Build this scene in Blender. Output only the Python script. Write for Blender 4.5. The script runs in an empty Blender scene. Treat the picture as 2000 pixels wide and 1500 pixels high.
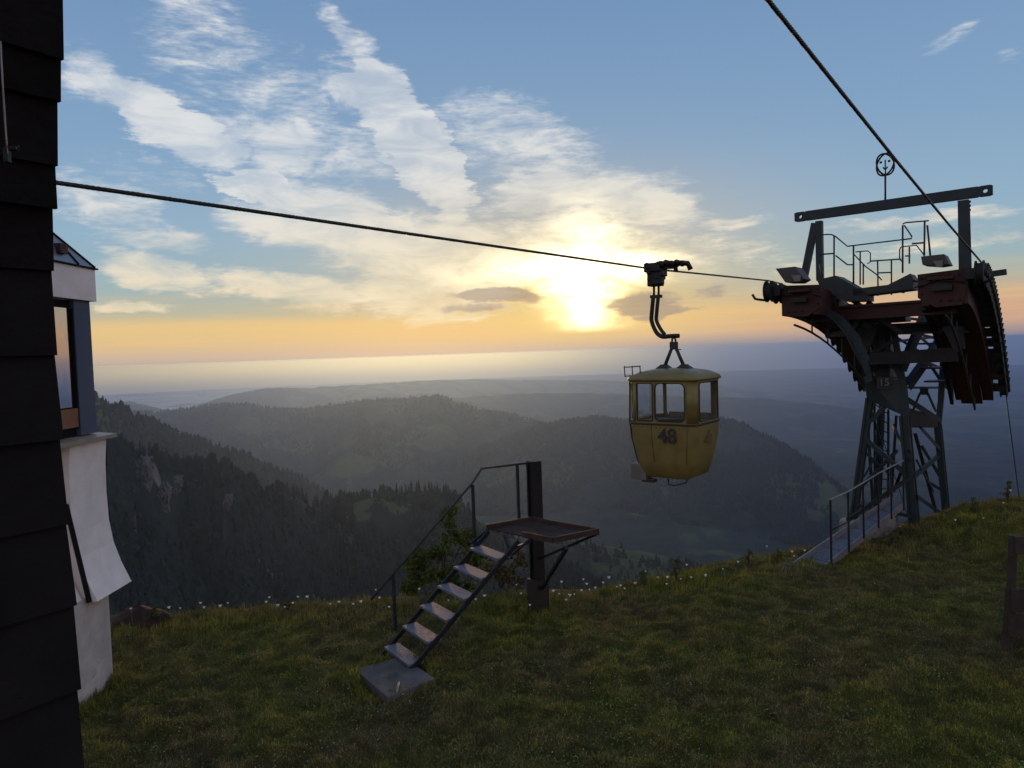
import bpy, math, random
import numpy as np
from mathutils import Vector, Matrix
random.seed(7)
rng = np.random.default_rng(11)
sc = bpy.context.scene
COL = sc.collection
R = math.radians
# ------------------------------------------------------------------ camera
F = 1444.0
CZ = 4.5
PITCH, ROLL = 2.4, -2.0
cam = bpy.data.objects.new('camera', bpy.data.cameras.new('camera'))
COL.objects.link(cam)
cam.data.sensor_width = 36.0
cam.data.lens = 36.0 * F / 2000.0
cam.data.clip_start = 0.05
cam.data.clip_end = 300000
ROT = Matrix.Rotation(R(90 - PITCH), 3, 'X') @ Matrix.Rotation(R(ROLL), 3, 'Z')
cam.location = (0, 0, CZ)
cam.rotation_euler = ROT.to_euler()
sc.camera = cam
C0 = Vector((0, 0, CZ))
def ray(px, py):
    return ROT @ Vector(((px - 1000) / F, (750 - py) / F, -1.0))
def P(px, py, D):                       # point seen at photo pixel, at distance D along y
    d = ray(px, py); return C0 + d * (D / d.y)
def XP(px, py, X):                      # on plane x = X
    d = ray(px, py); return C0 + d * (X / d.x)
def ZP(px, py, Z):                      # on plane z = Z
    d = ray(px, py); return C0 + d * ((Z - CZ) / d.z)
def AE(px, py):
    d = ray(px, py).normalized(); return math.atan2(d.x, d.y), math.asin(d.z)

# ------------------------------------------------------------------ render settings / colour
sc.view_settings.view_transform = 'Standard'
sc.view_settings.look = 'None'
sc.view_settings.gamma = 1
sc.view_settings.exposure = 0.0
sc.view_settings.use_curve_mapping = False
sc.render.engine = 'CYCLES'
sc.cycles.use_denoising = True
sc.cycles.max_bounces = 6
sc.cycles.diffuse_bounces = 2
sc.cycles.glossy_bounces = 2
sc.cycles.transparent_max_bounces = 12
sc.cycles.volume_bounces = 0

def lin(r, g, b):
    f = lambda c: (c / 12.92 if c <= 0.04045 else ((c + 0.055) / 1.055) ** 2.4)
    return (f(r / 255), f(g / 255), f(b / 255), 1.0)

# ------------------------------------------------------------------ node helper
class NT:
    def __init__(s, tree): s.t = tree; s.n = tree.nodes; s.l = tree.links
    def node(s, typ, **kw):
        n = s.n.new(typ)
        for k, v in kw.items(): setattr(n, k, v)
        return n
    def put(s, sock, v):
        if isinstance(v, bpy.types.NodeSocket): s.l.new(v, sock)
        elif v is not None: sock.default_value = v
    def m(s, op, a, b=None, c=None, clamp=False):
        n = s.node('ShaderNodeMath', operation=op, use_clamp=clamp)
        s.put(n.inputs[0], a)
        if b is not None: s.put(n.inputs[1], b)
        if c is not None: s.put(n.inputs[2], c)
        return n.outputs[0]
    def mr(s, v, a, b, c=0.0, d=1.0, smooth=True):
        n = s.node('ShaderNodeMapRange', interpolation_type='SMOOTHSTEP' if smooth else 'LINEAR', clamp=True)
        s.put(n.inputs[0], v)
        for i, x in enumerate((a, b, c, d)): s.put(n.inputs[i + 1], x)
        return n.outputs[0]
    def mix(s, f, a, b, mode='MIX'):
        n = s.node('ShaderNodeMix', data_type='RGBA', blend_type=mode, clamp_factor=True)
        s.put(n.inputs[0], f); s.put(n.inputs[6], a); s.put(n.inputs[7], b)
        return n.outputs[2]
    def noise(s, vec, scale, detail=4, rough=0.55, dist=0.0):
        n = s.node('ShaderNodeTexNoise')
        if vec is not None: s.l.new(vec, n.inputs['Vector'])
        n.inputs['Scale'].default_value = scale; n.inputs['Detail'].default_value = detail
        n.inputs['Roughness'].default_value = rough; n.inputs['Distortion'].default_value = dist
        return n
    def mul(s, vec, xyz):
        n = s.node('ShaderNodeVectorMath', operation='MULTIPLY'); s.l.new(vec, n.inputs[0]); n.inputs[1].default_value = xyz
        return n.outputs[0]
    def ramp(s, fac, stops, interp='LINEAR'):
        n = s.node('ShaderNodeValToRGB'); n.color_ramp.interpolation = interp
        e = n.color_ramp.elements
        while len(e) > 1: e.remove(e[-1])
        e[0].position = stops[0][0]; e[0].color = stops[0][1]
        for p, c in stops[1:]:
            x = e.new(p); x.color = c
        s.put(n.inputs[0], fac); return n.outputs[0]

# ------------------------------------------------------------------ sky
SUN_AZ, SUN_EL = AE(1142, 585)
world = bpy.data.worlds.new('World'); sc.world = world; world.use_nodes = True
w = NT(world.node_tree); w.n.clear()
out = w.node('ShaderNodeOutputWorld')
D = w.node('ShaderNodeTexCoord').outputs['Generated']
sep = w.node('ShaderNodeSeparateXYZ'); w.l.new(D, sep.inputs[0])
dx, dy, dz = sep.outputs
AZ = w.m('ARCTAN2', dx, dy)
EL = w.m('ARCSINE', dz)
wn = w.noise(w.mul(D, (1, 1, 2.0)), 9.0, 5, 0.6)
wsep = w.node('ShaderNodeSeparateColor'); w.l.new(wn.outputs['Color'], wsep.inputs[0])
wx = w.m('MULTIPLY', w.m('SUBTRACT', wsep.outputs[0], 0.5), 0.13)
wy = w.m('MULTIPLY', w.m('SUBTRACT', wsep.outputs[1], 0.5), 0.045)
AZW = w.m('ADD', AZ, wx); ELW = w.m('ADD', EL, wy)
comb = w.node('ShaderNodeCombineXYZ'); w.l.new(AZW, comb.inputs[0]); w.l.new(ELW, comb.inputs[1])
PW = comb.outputs[0]
comb2 = w.node('ShaderNodeCombineXYZ'); w.l.new(AZ, comb2.inputs[0]); w.l.new(EL, comb2.inputs[1])
P0 = comb2.outputs[0]
nst = w.noise(w.mul(D, (1, 1, 16.0)), 9.0, 5, 0.65).outputs['Fac']
adst = w.node('ShaderNodeVectorMath', operation='ADD'); w.l.new(PW, adst.inputs[0])
cst = w.node('ShaderNodeCombineXYZ'); w.l.new(w.m('MULTIPLY', w.m('SUBTRACT', nst, 0.5), 0.045), cst.inputs[0]); w.l.new(cst.outputs[0], adst.inputs[1])
PST = adst.outputs[0]
def blob(x0, y0, x1, y1, wd, s, src=None, soft=1.0):
    a = AE(x0, y0); b = AE(x1, y1)
    cx, cy = (a[0] + b[0]) / 2, (a[1] + b[1]) / 2
    L = math.hypot(b[0] - a[0], b[1] - a[1]) / 2; ang = math.atan2(b[1] - a[1], b[0] - a[0])
    W = wd / F
    mp = w.node('ShaderNodeMapping', vector_type='TEXTURE')
    mp.inputs['Location'].default_value = (cx, cy, 0); mp.inputs['Rotation'].default_value = (0, 0, ang)
    mp.inputs['Scale'].default_value = (L + W, W * 1.25, 1)
    crisp = s > 1.3
    w.l.new(src or (PST if crisp else PW), mp.inputs['Vector'])
    ln = w.node('ShaderNodeVectorMath', operation='LENGTH'); w.l.new(mp.outputs[0], ln.inputs[0])
    return w.mr(ln.outputs['Value'], 1.15 if crisp else 1.28, 0.6 if crisp else 0.25, 0.0, s)
clouds = [
 (700,150,760,200,40,1.6),(750,190,880,385,50,2.0),(660,150,730,200,38,1.0),(645,30,690,110,30,0.75),(872,390,892,445,32,1.2),
 (130,130,260,180,45,0.8),(240,185,430,285,44,1.4),(330,10,470,130,105,0.46),(440,110,640,250,110,0.46),
 (450,280,620,290,52,0.95),(620,290,780,320,45,0.8),(500,250,900,360,80,0.36),
 (445,345,560,380,26,1.9),(500,420,740,430,62,1.25),(600,470,1050,520,75,1.25),
 (870,240,1120,300,75,0.8),(950,400,1180,350,48,1.1),(1080,330,1340,420,52,0.95),(1000,450,1320,500,62,1.05),
 (190,500,440,560,30,1.05),(440,545,720,590,34,1.15),(680,560,1000,570,58,1.1),
 (110,370,300,440,55,0.75),(220,460,420,480,26,0.85),(190,590,330,592,12,1.2),(200,320,380,350,40,0.5),
 (1330,440,1540,424,13,0.8),(1350,480,1600,540,45,0.5),(1560,450,2050,405,12,0.75),(1620,500,2050,440,18,0.55),
 (1820,100,1900,60,18,0.45),(1950,110,2020,90,14,0.4),(1200,340,1350,340,20,0.45),(740,200,820,300,60,0.7)]
cov = None
for c in clouds:
    bb = blob(*c)
    cov = bb if cov is None else w.m('MAXIMUM', cov, bb)
n1 = w.noise(w.mul(D, (1, 1, 3.0)), 11.0, 9, 0.62, 0.5).outputs['Fac']
n2 = w.noise(w.mul(D, (1, 1, 5.0)), 48.0, 4, 0.6, 0.3).outputs['Fac']
nz = w.m('ADD', w.m('MULTIPLY', n1, 0.66), w.m('MULTIPLY', n2, 0.34))
# thin high cloud everywhere else (also behind the camera)
nb = w.noise(w.mul(D, (1, 1, 3.0)), 3.0, 5, 0.6, 0.5).outputs['Fac']
behind = w.mr(w.m('ABSOLUTE', AZ), 0.75, 1.1)
cov = w.m('MAXIMUM', cov, w.m('MULTIPLY', w.mr(nb, 0.48, 0.66), w.m('MULTIPLY', behind, 0.75)))
dens = w.mr(w.m('ADD', cov, w.m('MULTIPLY', w.m('SUBTRACT', nz, 0.5), 2.4)), 0.22, 0.98)
dens = w.m('MULTIPLY', dens, w.mr(cov, 0.02, 0.3))
# sun distance (softly warped)
def sundist(x, y, sx, sy, src):
    a = AE(x, y)
    mp = w.node('ShaderNodeMapping', vector_type='TEXTURE')
    mp.inputs['Location'].default_value = (a[0], a[1], 0); mp.inputs['Scale'].default_value = (sx / F, sy / F, 1)
    w.l.new(src, mp.inputs['Vector'])
    ln = w.node('ShaderNodeVectorMath', operation='LENGTH'); w.l.new(mp.outputs[0], ln.inputs[0])
    return ln.outputs['Value']
def gauss(v, k=1.0):
    return w.m('EXPONENT', w.m('MULTIPLY', w.m('MULTIPLY', v, v), -k))
# clear-sky gradient by elevation (degrees)
ELD = w.m('MULTIPLY', EL, 180 / math.pi)
T = w.m('DIVIDE', ELD, 90.0)
s = lambda d: max(0.0, d / 90.0 + 0.02)
T = w.m('ADD', T, 0.02)
front = w.ramp(T, [(0, lin(215, 190, 150)), (s(-.3), lin(196, 176, 164)), (s(.2), lin(200, 180, 166)), (s(1.0), lin(216, 188, 154)), (s(1.7), lin(226, 193, 146)), (s(2.6), lin(234, 200, 142)), (s(3.5), lin(190, 186, 162)),
                   (s(5.5), lin(156, 182, 190)), (s(9), lin(148, 180, 204)), (s(15), lin(134, 168, 202)), (s(25), lin(118, 152, 192)),
                   (s(45), lin(108, 145, 192)), (min(1, s(90)), lin(58, 92, 145))])
back = w.ramp(T, [(0, lin(222, 194, 186)), (s(6), lin(240, 212, 198)), (s(14), lin(222, 208, 208)), (s(30), lin(172, 184, 210)),
                  (1.0, lin(98, 136, 188))])
cosaz = w.m('COSINE', w.m('SUBTRACT', AZ, SUN_AZ))
base = w.mix(w.mr(cosaz, 0.05, 0.74), back, front)
# pinker, dimmer low sky towards the right, yellower to the left
low = w.mr(ELD, 5.0, 1.0)
rt = w.mr(AZ, 0.12, 0.5)
base = w.mix(w.m('MULTIPLY', w.m('MULTIPLY', low, rt), 0.7), base, lin(200, 154, 142))
base = w.mix(w.m('MULTIPLY', w.mr(ELD, 1.3, -0.4), w.mr(AZ, 0.08, 0.3)), base, lin(128, 136, 156))
lf = w.mr(AZ, 0.0, -0.5)
base = w.mix(w.m('MULTIPLY', w.m('MULTIPLY', w.m('MULTIPLY', w.mr(ELD, 3.4, 2.6), w.mr(ELD, 0.5, 2.4)), lf), 0.6), base, lin(232, 200, 138))
# glow
g1 = gauss(sundist(1143, 580, 44, 62, P0), 1.0)
g1 = w.m('MAXIMUM', g1, w.m('MULTIPLY', gauss(sundist(1145, 545, 62, 85, PW), 1.0), 0.8))
g1 = w.m('MAXIMUM', g1, w.m('MULTIPLY', gauss(sundist(1125, 522, 150, 26, PW)), 0.75))
g1 = w.m('MAXIMUM', g1, w.m('MULTIPLY', gauss(sundist(1165, 465, 85, 26, PW)), 0.3))
g1 = w.m('MULTIPLY', g1, w.mr(nz, 0.35, 0.6, 0.45, 1.0))
g2 = gauss(sundist(1130, 575, 150, 85, P0), 1.0)
g3 = gauss(sundist(1090, 570, 400, 190, P0), 1.0)
base = w.mix(w.m('MULTIPLY', w.m('MULTIPLY', g3, 0.55), w.mr(ELD, -0.2, 2.0, 0.15, 1.0)), base, lin(250, 205, 128))
base = w.mix(w.m('MULTIPLY', w.m('MULTIPLY', g2, 0.6), w.mr(ELD, 0.1, 1.6)), base, lin(255, 226, 130))
# clouds: colour
cl_hi = w.mix(w.mr(ELD, 14, 3), lin(234, 235, 235), lin(250, 230, 196))
cl_hi = w.mix(w.m('MULTIPLY', g3, 1.0), cl_hi, lin(255, 240, 205))
cl_hi = w.mix(w.mr(n1, 0.35, 0.7), w.mix(0.55, cl_hi, base), cl_hi)
skyc = w.mix(w.m('MULTIPLY', dens, 0.9), base, cl_hi)
# dark bars of cloud near the sun
dark = None
for c in [(880,575,1090,588,17,1.3),(1190,590,1330,592,26,1.3),(1230,622,1360,600,13,1.2),(1330,575,1420,560,16,0.7),
          (850,606,1010,606,13,0.9),(1340,640,1500,600,14,0.5),(1440,610,1560,575,14,0.45)]:
    bb = blob(*c); dark = bb if dark is None else w.m('MAXIMUM', dark, bb)
dmask = w.mr(w.m('ADD', dark, w.m('MULTIPLY', w.m('SUBTRACT', nz, 0.5), 1.8)), 0.45, 1.05)
skyc = w.mix(w.m('MULTIPLY', dmask, 0.65), skyc, w.mix(g3, lin(140, 150, 170), lin(150, 130, 125)))
# thin orange streaks low down
st = w.noise(w.mul(D, (1, 1, 26.0)), 6.0, 4, 0.55).outputs['Fac']
skyc = w.mix(w.m('MULTIPLY', w.m('MULTIPLY', w.mr(st, 0.45, 0.62), w.m('MULTIPLY', w.mr(ELD, 6.5, 3.0), w.mr(ELD, 0.2, 1.8))), 0.18), skyc, lin(250, 200, 140))
# the veiled sun itself
core = w.mix(1.0, (0, 0, 0, 1), (1.0, 0.93, 0.62, 1))
add = w.node('ShaderNodeMix', data_type='RGBA', blend_type='ADD'); add.inputs[0].default_value = 1.0
w.l.new(skyc, add.inputs[6])
veil = w.m('SUBTRACT', 1.0, w.m('MULTIPLY', dmask, 0.8))
cg = w.mix(w.m('MULTIPLY', w.m('MULTIPLY', g1, veil), w.mr(ELD, 1.25, 1.9)), (0, 0, 0, 1), (4.2, 3.4, 1.9, 1))
w.l.new(cg, add.inputs[7])
lim = w.m('MULTIPLY', w.m('MULTIPLY', w.mr(ELD, 0.10, -0.06), w.mr(ELD, -2.0, -0.2)), w.mr(AZ, 0.30, -0.05))
limb = w.node('ShaderNodeMix', data_type='RGBA', blend_type='MIX'); w.l.new(lim, limb.inputs[0]); w.l.new(add.outputs[2], limb.inputs[6]); limb.inputs[7].default_value = (3.5, 2.4, 0.3, 1)
bg = w.node('ShaderNodeBackground'); w.l.new(limb.outputs[2], bg.inputs[0]); bg.inputs[1].default_value = 1.0
sky = w.node('ShaderNodeTexSky', sky_type='NISHITA'); sky.sun_disc = False
sky.sun_elevation = SUN_EL; sky.sun_rotation = SUN_AZ - R(13); sky.altitude = 1500
bg2 = w.node('ShaderNodeBackground'); w.l.new(sky.outputs[0], bg2.inputs[0]); bg2.inputs[1].default_value = 0.05
ads = w.node('ShaderNodeAddShader')
mxs = w.node('ShaderNodeMixShader'); mxs.inputs[0].default_value = 0.92
w.l.new(bg2.outputs[0], mxs.inputs[1]); w.l.new(bg.outputs[0], mxs.inputs[2]); w.l.new(mxs.outputs[0], out.inputs[0])
world.cycles.sampling_method = 'MANUAL'; world.cycles.sample_map_resolution = 512

sun = bpy.data.objects.new('sun', bpy.data.lights.new('sun', 'SUN')); COL.objects.link(sun)
sun.data.energy = 1.3; sun.data.angle = R(5); sun.data.color = (1.0, 0.52, 0.16)
LAZ = SUN_AZ - R(13)   # lamp turned left of the visible sun to warm the haze there
sd = Vector((math.sin(LAZ) * math.cos(SUN_EL), math.cos(LAZ) * math.cos(SUN_EL), math.sin(SUN_EL)))
sun.rotation_euler = sd.to_track_quat('Z', 'Y').to_euler()
sun.location = (0, 0, 30)

# ------------------------------------------------------------------ materials
MATS = {}
def mat(name, col, rough=0.7, metal=0.0, scale=8.0, var=0.35, bump=0.15, col2=None, spec=0.4, patch=None):
    if name in MATS: return MATS[name]
    m = bpy.data.materials.new(name); m.use_nodes = True
    t = NT(m.node_tree); b = t.n['Principled BSDF']
    tc = t.node('ShaderNodeTexCoord').outputs['Object']
    n = t.noise(tc, scale, 6, 0.6); n3 = t.noise(tc, scale * 0.21, 3, 0.5)
    c1 = tuple(x * (1 - var) for x in col[:3]) + (1,)
    c2 = col2 + (1,) if col2 else tuple(min(1, x * (1 + var)) for x in col[:3]) + (1,)
    f = t.mr(t.m('ADD', t.m('MULTIPLY', n.outputs['Fac'], 0.6), t.m('MULTIPLY', n3.outputs['Fac'], 0.4)), 0.35, 0.65)
    c = t.mix(f, c1, c2)
    if patch:
        pc, thr = patch
        n4 = t.noise(tc, scale * 0.6, 5, 0.65)
        c = t.mix(t.mr(n4.outputs['Fac'], thr, thr + 0.1), c, pc + (1,))
    t.l.new(c, b.inputs['Base Color'])
    t.put(b.inputs['Roughness'], t.mr(n.outputs['Fac'], 0.3, 0.7, rough - 0.1, min(1, rough + 0.12)))
    b.inputs['Metallic'].default_value = metal
    b.inputs['Specular IOR Level'].default_value = spec
    if bump:
        bp = t.node('ShaderNodeBump'); bp.inputs['Strength'].default_value = bump; bp.inputs['Distance'].default_value = 0.02
        t.l.new(n.outputs['Fac'], bp.inputs['Height']); t.l.new(bp.outputs[0], b.inputs['Normal'])
    MATS[name] = m
    return m
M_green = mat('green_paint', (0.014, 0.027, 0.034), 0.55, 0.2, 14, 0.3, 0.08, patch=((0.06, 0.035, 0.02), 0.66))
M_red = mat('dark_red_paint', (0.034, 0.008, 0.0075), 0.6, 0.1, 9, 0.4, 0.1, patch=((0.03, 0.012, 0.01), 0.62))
M_steel = mat('dark_steel', (0.018, 0.02, 0.025), 0.5, 0.5, 16, 0.35, 0.1, patch=((0.07, 0.035, 0.02), 0.66))
M_rubber = mat('black_rubber', (0.015, 0.016, 0.016), 0.75, 0, 20, 0.3, 0.1)
M_rope = mat('greased_rope', (0.03, 0.035, 0.022), 0.45, 0.4, 60, 0.4, 0.4)
M_galv = mat('weathered_zinc', (0.24, 0.23, 0.25), 0.5, 0.6, 12, 0.25, 0.1)
M_concrete = mat('concrete', (0.26, 0.25, 0.24), 0.9, 0, 5, 0.35, 0.5, patch=((0.07, 0.08, 0.05), 0.6))
M_render = mat('white_render', (0.80, 0.72, 0.68), 0.85, 0, 3.5, 0.09, 0.15)
M_render2 = mat('stained_plaster', (0.48, 0.43, 0.40), 0.9, 0, 3, 0.2, 0.3, patch=((0.25, 0.23, 0.21), 0.62))
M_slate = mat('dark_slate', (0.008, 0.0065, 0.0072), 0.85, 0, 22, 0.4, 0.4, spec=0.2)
M_blue = mat('slate_blue_tone', (0.055, 0.07, 0.12), 0.6, 0.1, 4, 0.12, 0.05)  # pilaster tone, darker and bluer than the white render
M_wood = mat('brown_wood', (0.20, 0.085, 0.035), 0.6, 0, 10, 0.3, 0.1)
M_darkwood = mat('dark_weathered_wood', (0.035, 0.026, 0.022), 0.85, 0, 12, 0.45, 0.4)
M_yellow = mat('mustard_paint', (0.165, 0.130, 0.040), 0.42, 0, 7, 0.16, 0.04, patch=((0.25, 0.15, 0.035), 0.66))
M_black = mat('black_paint', (0.02, 0.018, 0.015), 0.6, 0, 10, 0.3, 0.05)
M_tread = mat('galvanised_tread', (0.115, 0.13, 0.165), 0.7, 0.1, 22, 0.25, 0.3)
M_rust = mat('rusty_grating', (0.05, 0.030, 0.026), 0.7, 0.3, 14, 0.4, 0.3)
M_roofm = mat('grey_roof_sheet', (0.22, 0.26, 0.33), 0.4, 0.3, 4, 0.15, 0.04)
M_seat = mat('grey_seat', (0.11, 0.10, 0.09), 0.7, 0, 10)
M_ply = mat('pale_plastic', (0.12, 0.11, 0.105), 0.6, 0, 8, 0.15)
M_lampglass = mat('white_lamp_glass', (0.12, 0.12, 0.12), 0.3, 0, 8, 0.1, 0.02)
M_flower = mat('white_petals', (0.75, 0.75, 0.70), 0.8, 0, 30, 0.1, 0)
M_stem = mat('green_stem', (0.05, 0.085, 0.02), 0.7, 0, 30, 0.3, 0)
def glass_mat():
    m = bpy.data.materials.new('clear_pane'); m.use_nodes = True
    t = NT(m.node_tree); t.n.clear()
    o = t.node('ShaderNodeOutputMaterial'); tr = t.node('ShaderNodeBsdfTransparent'); tr.inputs[0].default_value = (0.95, 0.96, 0.95, 1)
    gl = t.node('ShaderNodeBsdfGlossy'); gl.inputs['Roughness'].default_value = 0.06
    df = t.node('ShaderNodeBsdfDiffuse'); df.inputs[0].default_value = (0.5, 0.5, 0.5, 1)
    tc = t.node('ShaderNodeTexCoord').outputs['Object']
    n = t.noise(t.mul(tc, (1, 1, 0.3)), 14, 4, 0.7)
    fr = t.node('ShaderNodeFresnel'); fr.inputs[0].default_value = 1.2
    a = t.node('ShaderNodeMixShader'); t.l.new(t.m('MULTIPLY', fr.outputs[0], 0.5), a.inputs[0]); t.l.new(tr.outputs[0], a.inputs[1]); t.l.new(gl.outputs[0], a.inputs[2])
    b = t.node('ShaderNodeMixShader'); t.l.new(t.mr(n.outputs['Fac'], 0.4, 0.8, 0.0, 0.07), b.inputs[0]); t.l.new(a.outputs[0], b.inputs[1]); t.l.new(df.outputs[0], b.inputs[2])
    t.l.new(b.outputs[0], o.inputs[0]); return m
M_glass = glass_mat()
M_mirror = mat('house_window_glass', (0.62, 0.60, 0.58), 0.1, 1.0, 1.5, 0.05, 0.0, spec=1.0)
M_mirror.node_tree.nodes['Principled BSDF'].inputs['IOR'].default_value = 2.4

# ------------------------------------------------------------------ mesh builder
LOCAL = set()
class MB:
    def __init__(s): s.v = []; s.f = []; s.sm = []
    def add(s, vs, fs, smooth=False):
        o = len(s.v); s.v += [tuple(v) for v in vs]; s.f += [tuple(i + o for i in f) for f in fs]; s.sm += [smooth] * len(fs); return s
    def box(s, c, size, rz=0.0, M=None):
        x, y, z = [k / 2 for k in size]; c = Vector(c)
        rot = M or Matrix.Rotation(rz, 3, 'Z')
        vs = [c + rot @ Vector((a * x, b * y, d * z)) for a in (-1, 1) for b in (-1, 1) for d in (-1, 1)]
        return s.add(vs, [(0, 1, 3, 2), (4, 6, 7, 5), (0, 4, 5, 1), (2, 3, 7, 6), (0, 2, 6, 4), (1, 5, 7, 3)])
    def frame(s, p, q, up=None):
        p = Vector(p); q = Vector(q); d = (q - p).normalized()
        u = Vector(up) if up else (Vector((0, 0, 1)) if abs(d.z) < 0.95 else Vector((0.605, 0.796, 0)))
        x = d.cross(u).normalized(); y = x.cross(d).normalized(); return p, q, x, y
    def bar(s, p, q, wd, h=None, up=None, w2=None):
        h = h or wd; p, q, x, y = s.frame(p, q, up); k = (w2 / wd) if w2 else 1
        vs = [p + x * a * wd / 2 + y * b * h / 2 for a, b in ((-1, -1), (1, -1), (1, 1), (-1, 1))]
        vs += [q + x * a * wd * k / 2 + y * b * h * k / 2 for a, b in ((-1, -1), (1, -1), (1, 1), (-1, 1))]
        return s.add(vs, [(0, 3, 2, 1), (4, 5, 6, 7), (0, 1, 5, 4), (1, 2, 6, 5), (2, 3, 7, 6), (3, 0, 4, 7)])
    def lsec(s, p, q, wd, th=0.014, up=None):     # angle iron
        p, q, x, y = s.frame(p, q, up)
        s.bar(p + y * wd / 2, q + y * wd / 2, wd, th, up=y); s.bar(p + x * wd / 2 - y * (0.002 + th / 2), q + x * wd / 2 - y * (0.002 + th / 2), th, wd, up=y); return s
    def isec(s, p, q, wd, h, th=0.02, up=None):   # I-beam
        p, q, x, y = s.frame(p, q, up)
        for e in (-1, 1): s.bar(p + y * e * (h / 2 - th / 2), q + y * e * (h / 2 - th / 2), wd, th, up=y)
        s.bar(p, q, th, h - 2 * th, up=y); return s
    def tube(s, pts, r, n=8, closed=False, r2=None):
        pts = [Vector(p) for p in pts]; N = len(pts); o = []
        up = None; rings = []
        for i, p in enumerate(pts):
            a = pts[(i - 1) % N] if (closed or i > 0) else p
            b = pts[(i + 1) % N] if (closed or i < N - 1) else p
            d = (b - a).normalized()
            if up is None: up = d.orthogonal().normalized()
            x = d.cross(up).normalized(); up = x.cross(d).normalized()
            rr = r if r2 is None else r + (r2 - r) * i / (N - 1)
            rings.append([p + (x * math.cos(2 * math.pi * k / n) + up * math.sin(2 * math.pi * k / n)) * rr for k in range(n)])
        vs = [v for rg in rings for v in rg]; fs = []
        for i in range(N if closed else N - 1):
            j = (i + 1) % N
            for k in range(n): fs.append((i * n + k, i * n + (k + 1) % n, j * n + (k + 1) % n, j * n + k))
        if not closed: fs += [tuple(range(n))[::-1], tuple((N - 1) * n + k for k in range(n))]
        return s.add(vs, fs, True)
    def prism(s, poly, vec):
        vec = Vector(vec); n = len(poly); a = [Vector(p) - vec / 2 for p in poly]; b = [Vector(p) + vec / 2 for p in poly]
        return s.add(a + b, [tuple(range(n))[::-1], tuple(range(n, 2 * n))] + [(i, (i + 1) % n, n + (i + 1) % n, n + i) for i in range(n)])
    def loft(s, rings, cap0=True, cap1=True, smooth=True):
        n = len(rings[0]); vs = [v for rg in rings for v in rg]; fs = []
        for i in range(len(rings) - 1):
            for k in range(n): fs.append((i * n + k, i * n + (k + 1) % n, (i + 1) * n + (k + 1) % n, (i + 1) * n + k))
        s.add(vs, fs, smooth)
        if cap0: s.add(rings[0], [tuple(range(n))[::-1]])
        if cap1: s.add(rings[-1], [tuple(range(n))])
        return s
    def build(s, name, m, parent=None, bevel=0.0):
        me = bpy.data.meshes.new(name); me.from_pydata([tuple(v) for v in s.v], [], s.f)
        me.polygons.foreach_set('use_smooth', s.sm); me.materials.append(m); me.update()
        o = bpy.data.objects.new(name, me); COL.objects.link(o)
        if parent is not None:
            o.parent = parent; root = parent
            while root.parent is not None: root = root.parent
            if root.name not in LOCAL: me.transform(parent_inv(root))
        if bevel:
            b = o.modifiers.new('bevel', 'BEVEL'); b.width = bevel; b.segments = 2; b.limit_method = 'ANGLE'
        return o
def parent_inv(p):
    return (Matrix.Translation(p.location) @ p.rotation_euler.to_matrix().to_4x4()).inverted()
def tag(o, label=None, cat=None, group=None, kind=None):
    if label: o['label'] = label
    if cat: o['category'] = cat
    if group: o['group'] = group
    if kind: o['kind'] = kind
    return o
def empty(name, loc, rz=0.0, local=False):
    e = bpy.data.objects.new(name, None); COL.objects.link(e); e.location = loc; e.rotation_euler = (0, 0, rz)
    e.empty_display_size = 0.2
    if local: LOCAL.add(e.name)
    return e
def np_mesh(name, verts, faces, m, smooth=True):
    verts = np.ascontiguousarray(verts, dtype=np.float32); faces = np.ascontiguousarray(faces, dtype=np.int32)
    k = faces.shape[1]; me = bpy.data.meshes.new(name)
    me.vertices.add(len(verts)); me.vertices.foreach_set('co', verts.ravel())
    me.loops.add(faces.size); me.loops.foreach_set('vertex_index', faces.ravel())
    me.polygons.add(len(faces)); me.polygons.foreach_set('loop_start', np.arange(0, faces.size, k, dtype=np.int32))
    me.polygons.foreach_set('use_smooth', np.full(len(faces), smooth))
    me.update(calc_edges=True); me.validate(); me.materials.append(m)
    o = bpy.data.objects.new(name, me); COL.objects.link(o); return o

# ------------------------------------------------------------------ numpy noise
_G = rng.random((256, 256)).astype(np.float64)
def vnoise(x, y):
    xi = np.floor(x).astype(int); yi = np.floor(y).astype(int); fx = x - xi; fy = y - yi
    fx = fx * fx * (3 - 2 * fx); fy = fy * fy * (3 - 2 * fy)
    a = _G[xi & 255, yi & 255]; b = _G[(xi + 1) & 255, yi & 255]; c = _G[xi & 255, (yi + 1) & 255]; d = _G[(xi + 1) & 255, (yi + 1) & 255]
    return (a * (1 - fx) + b * fx) * (1 - fy) + (c * (1 - fx) + d * fx) * fy
def fbm(x, y, o=4, g=0.5):
    t = 0; a = 1; n = 0
    for i in range(o):
        t = t + a * vnoise(x * 2 ** i + 17.3 * i, y * 2 ** i + 5.1 * i); n += a; a *= g
    return t / n
def sstep(a, b, x):
    t = np.clip((x - a) / (b - a), 0, 1); return t * t * (3 - 2 * t)

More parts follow.
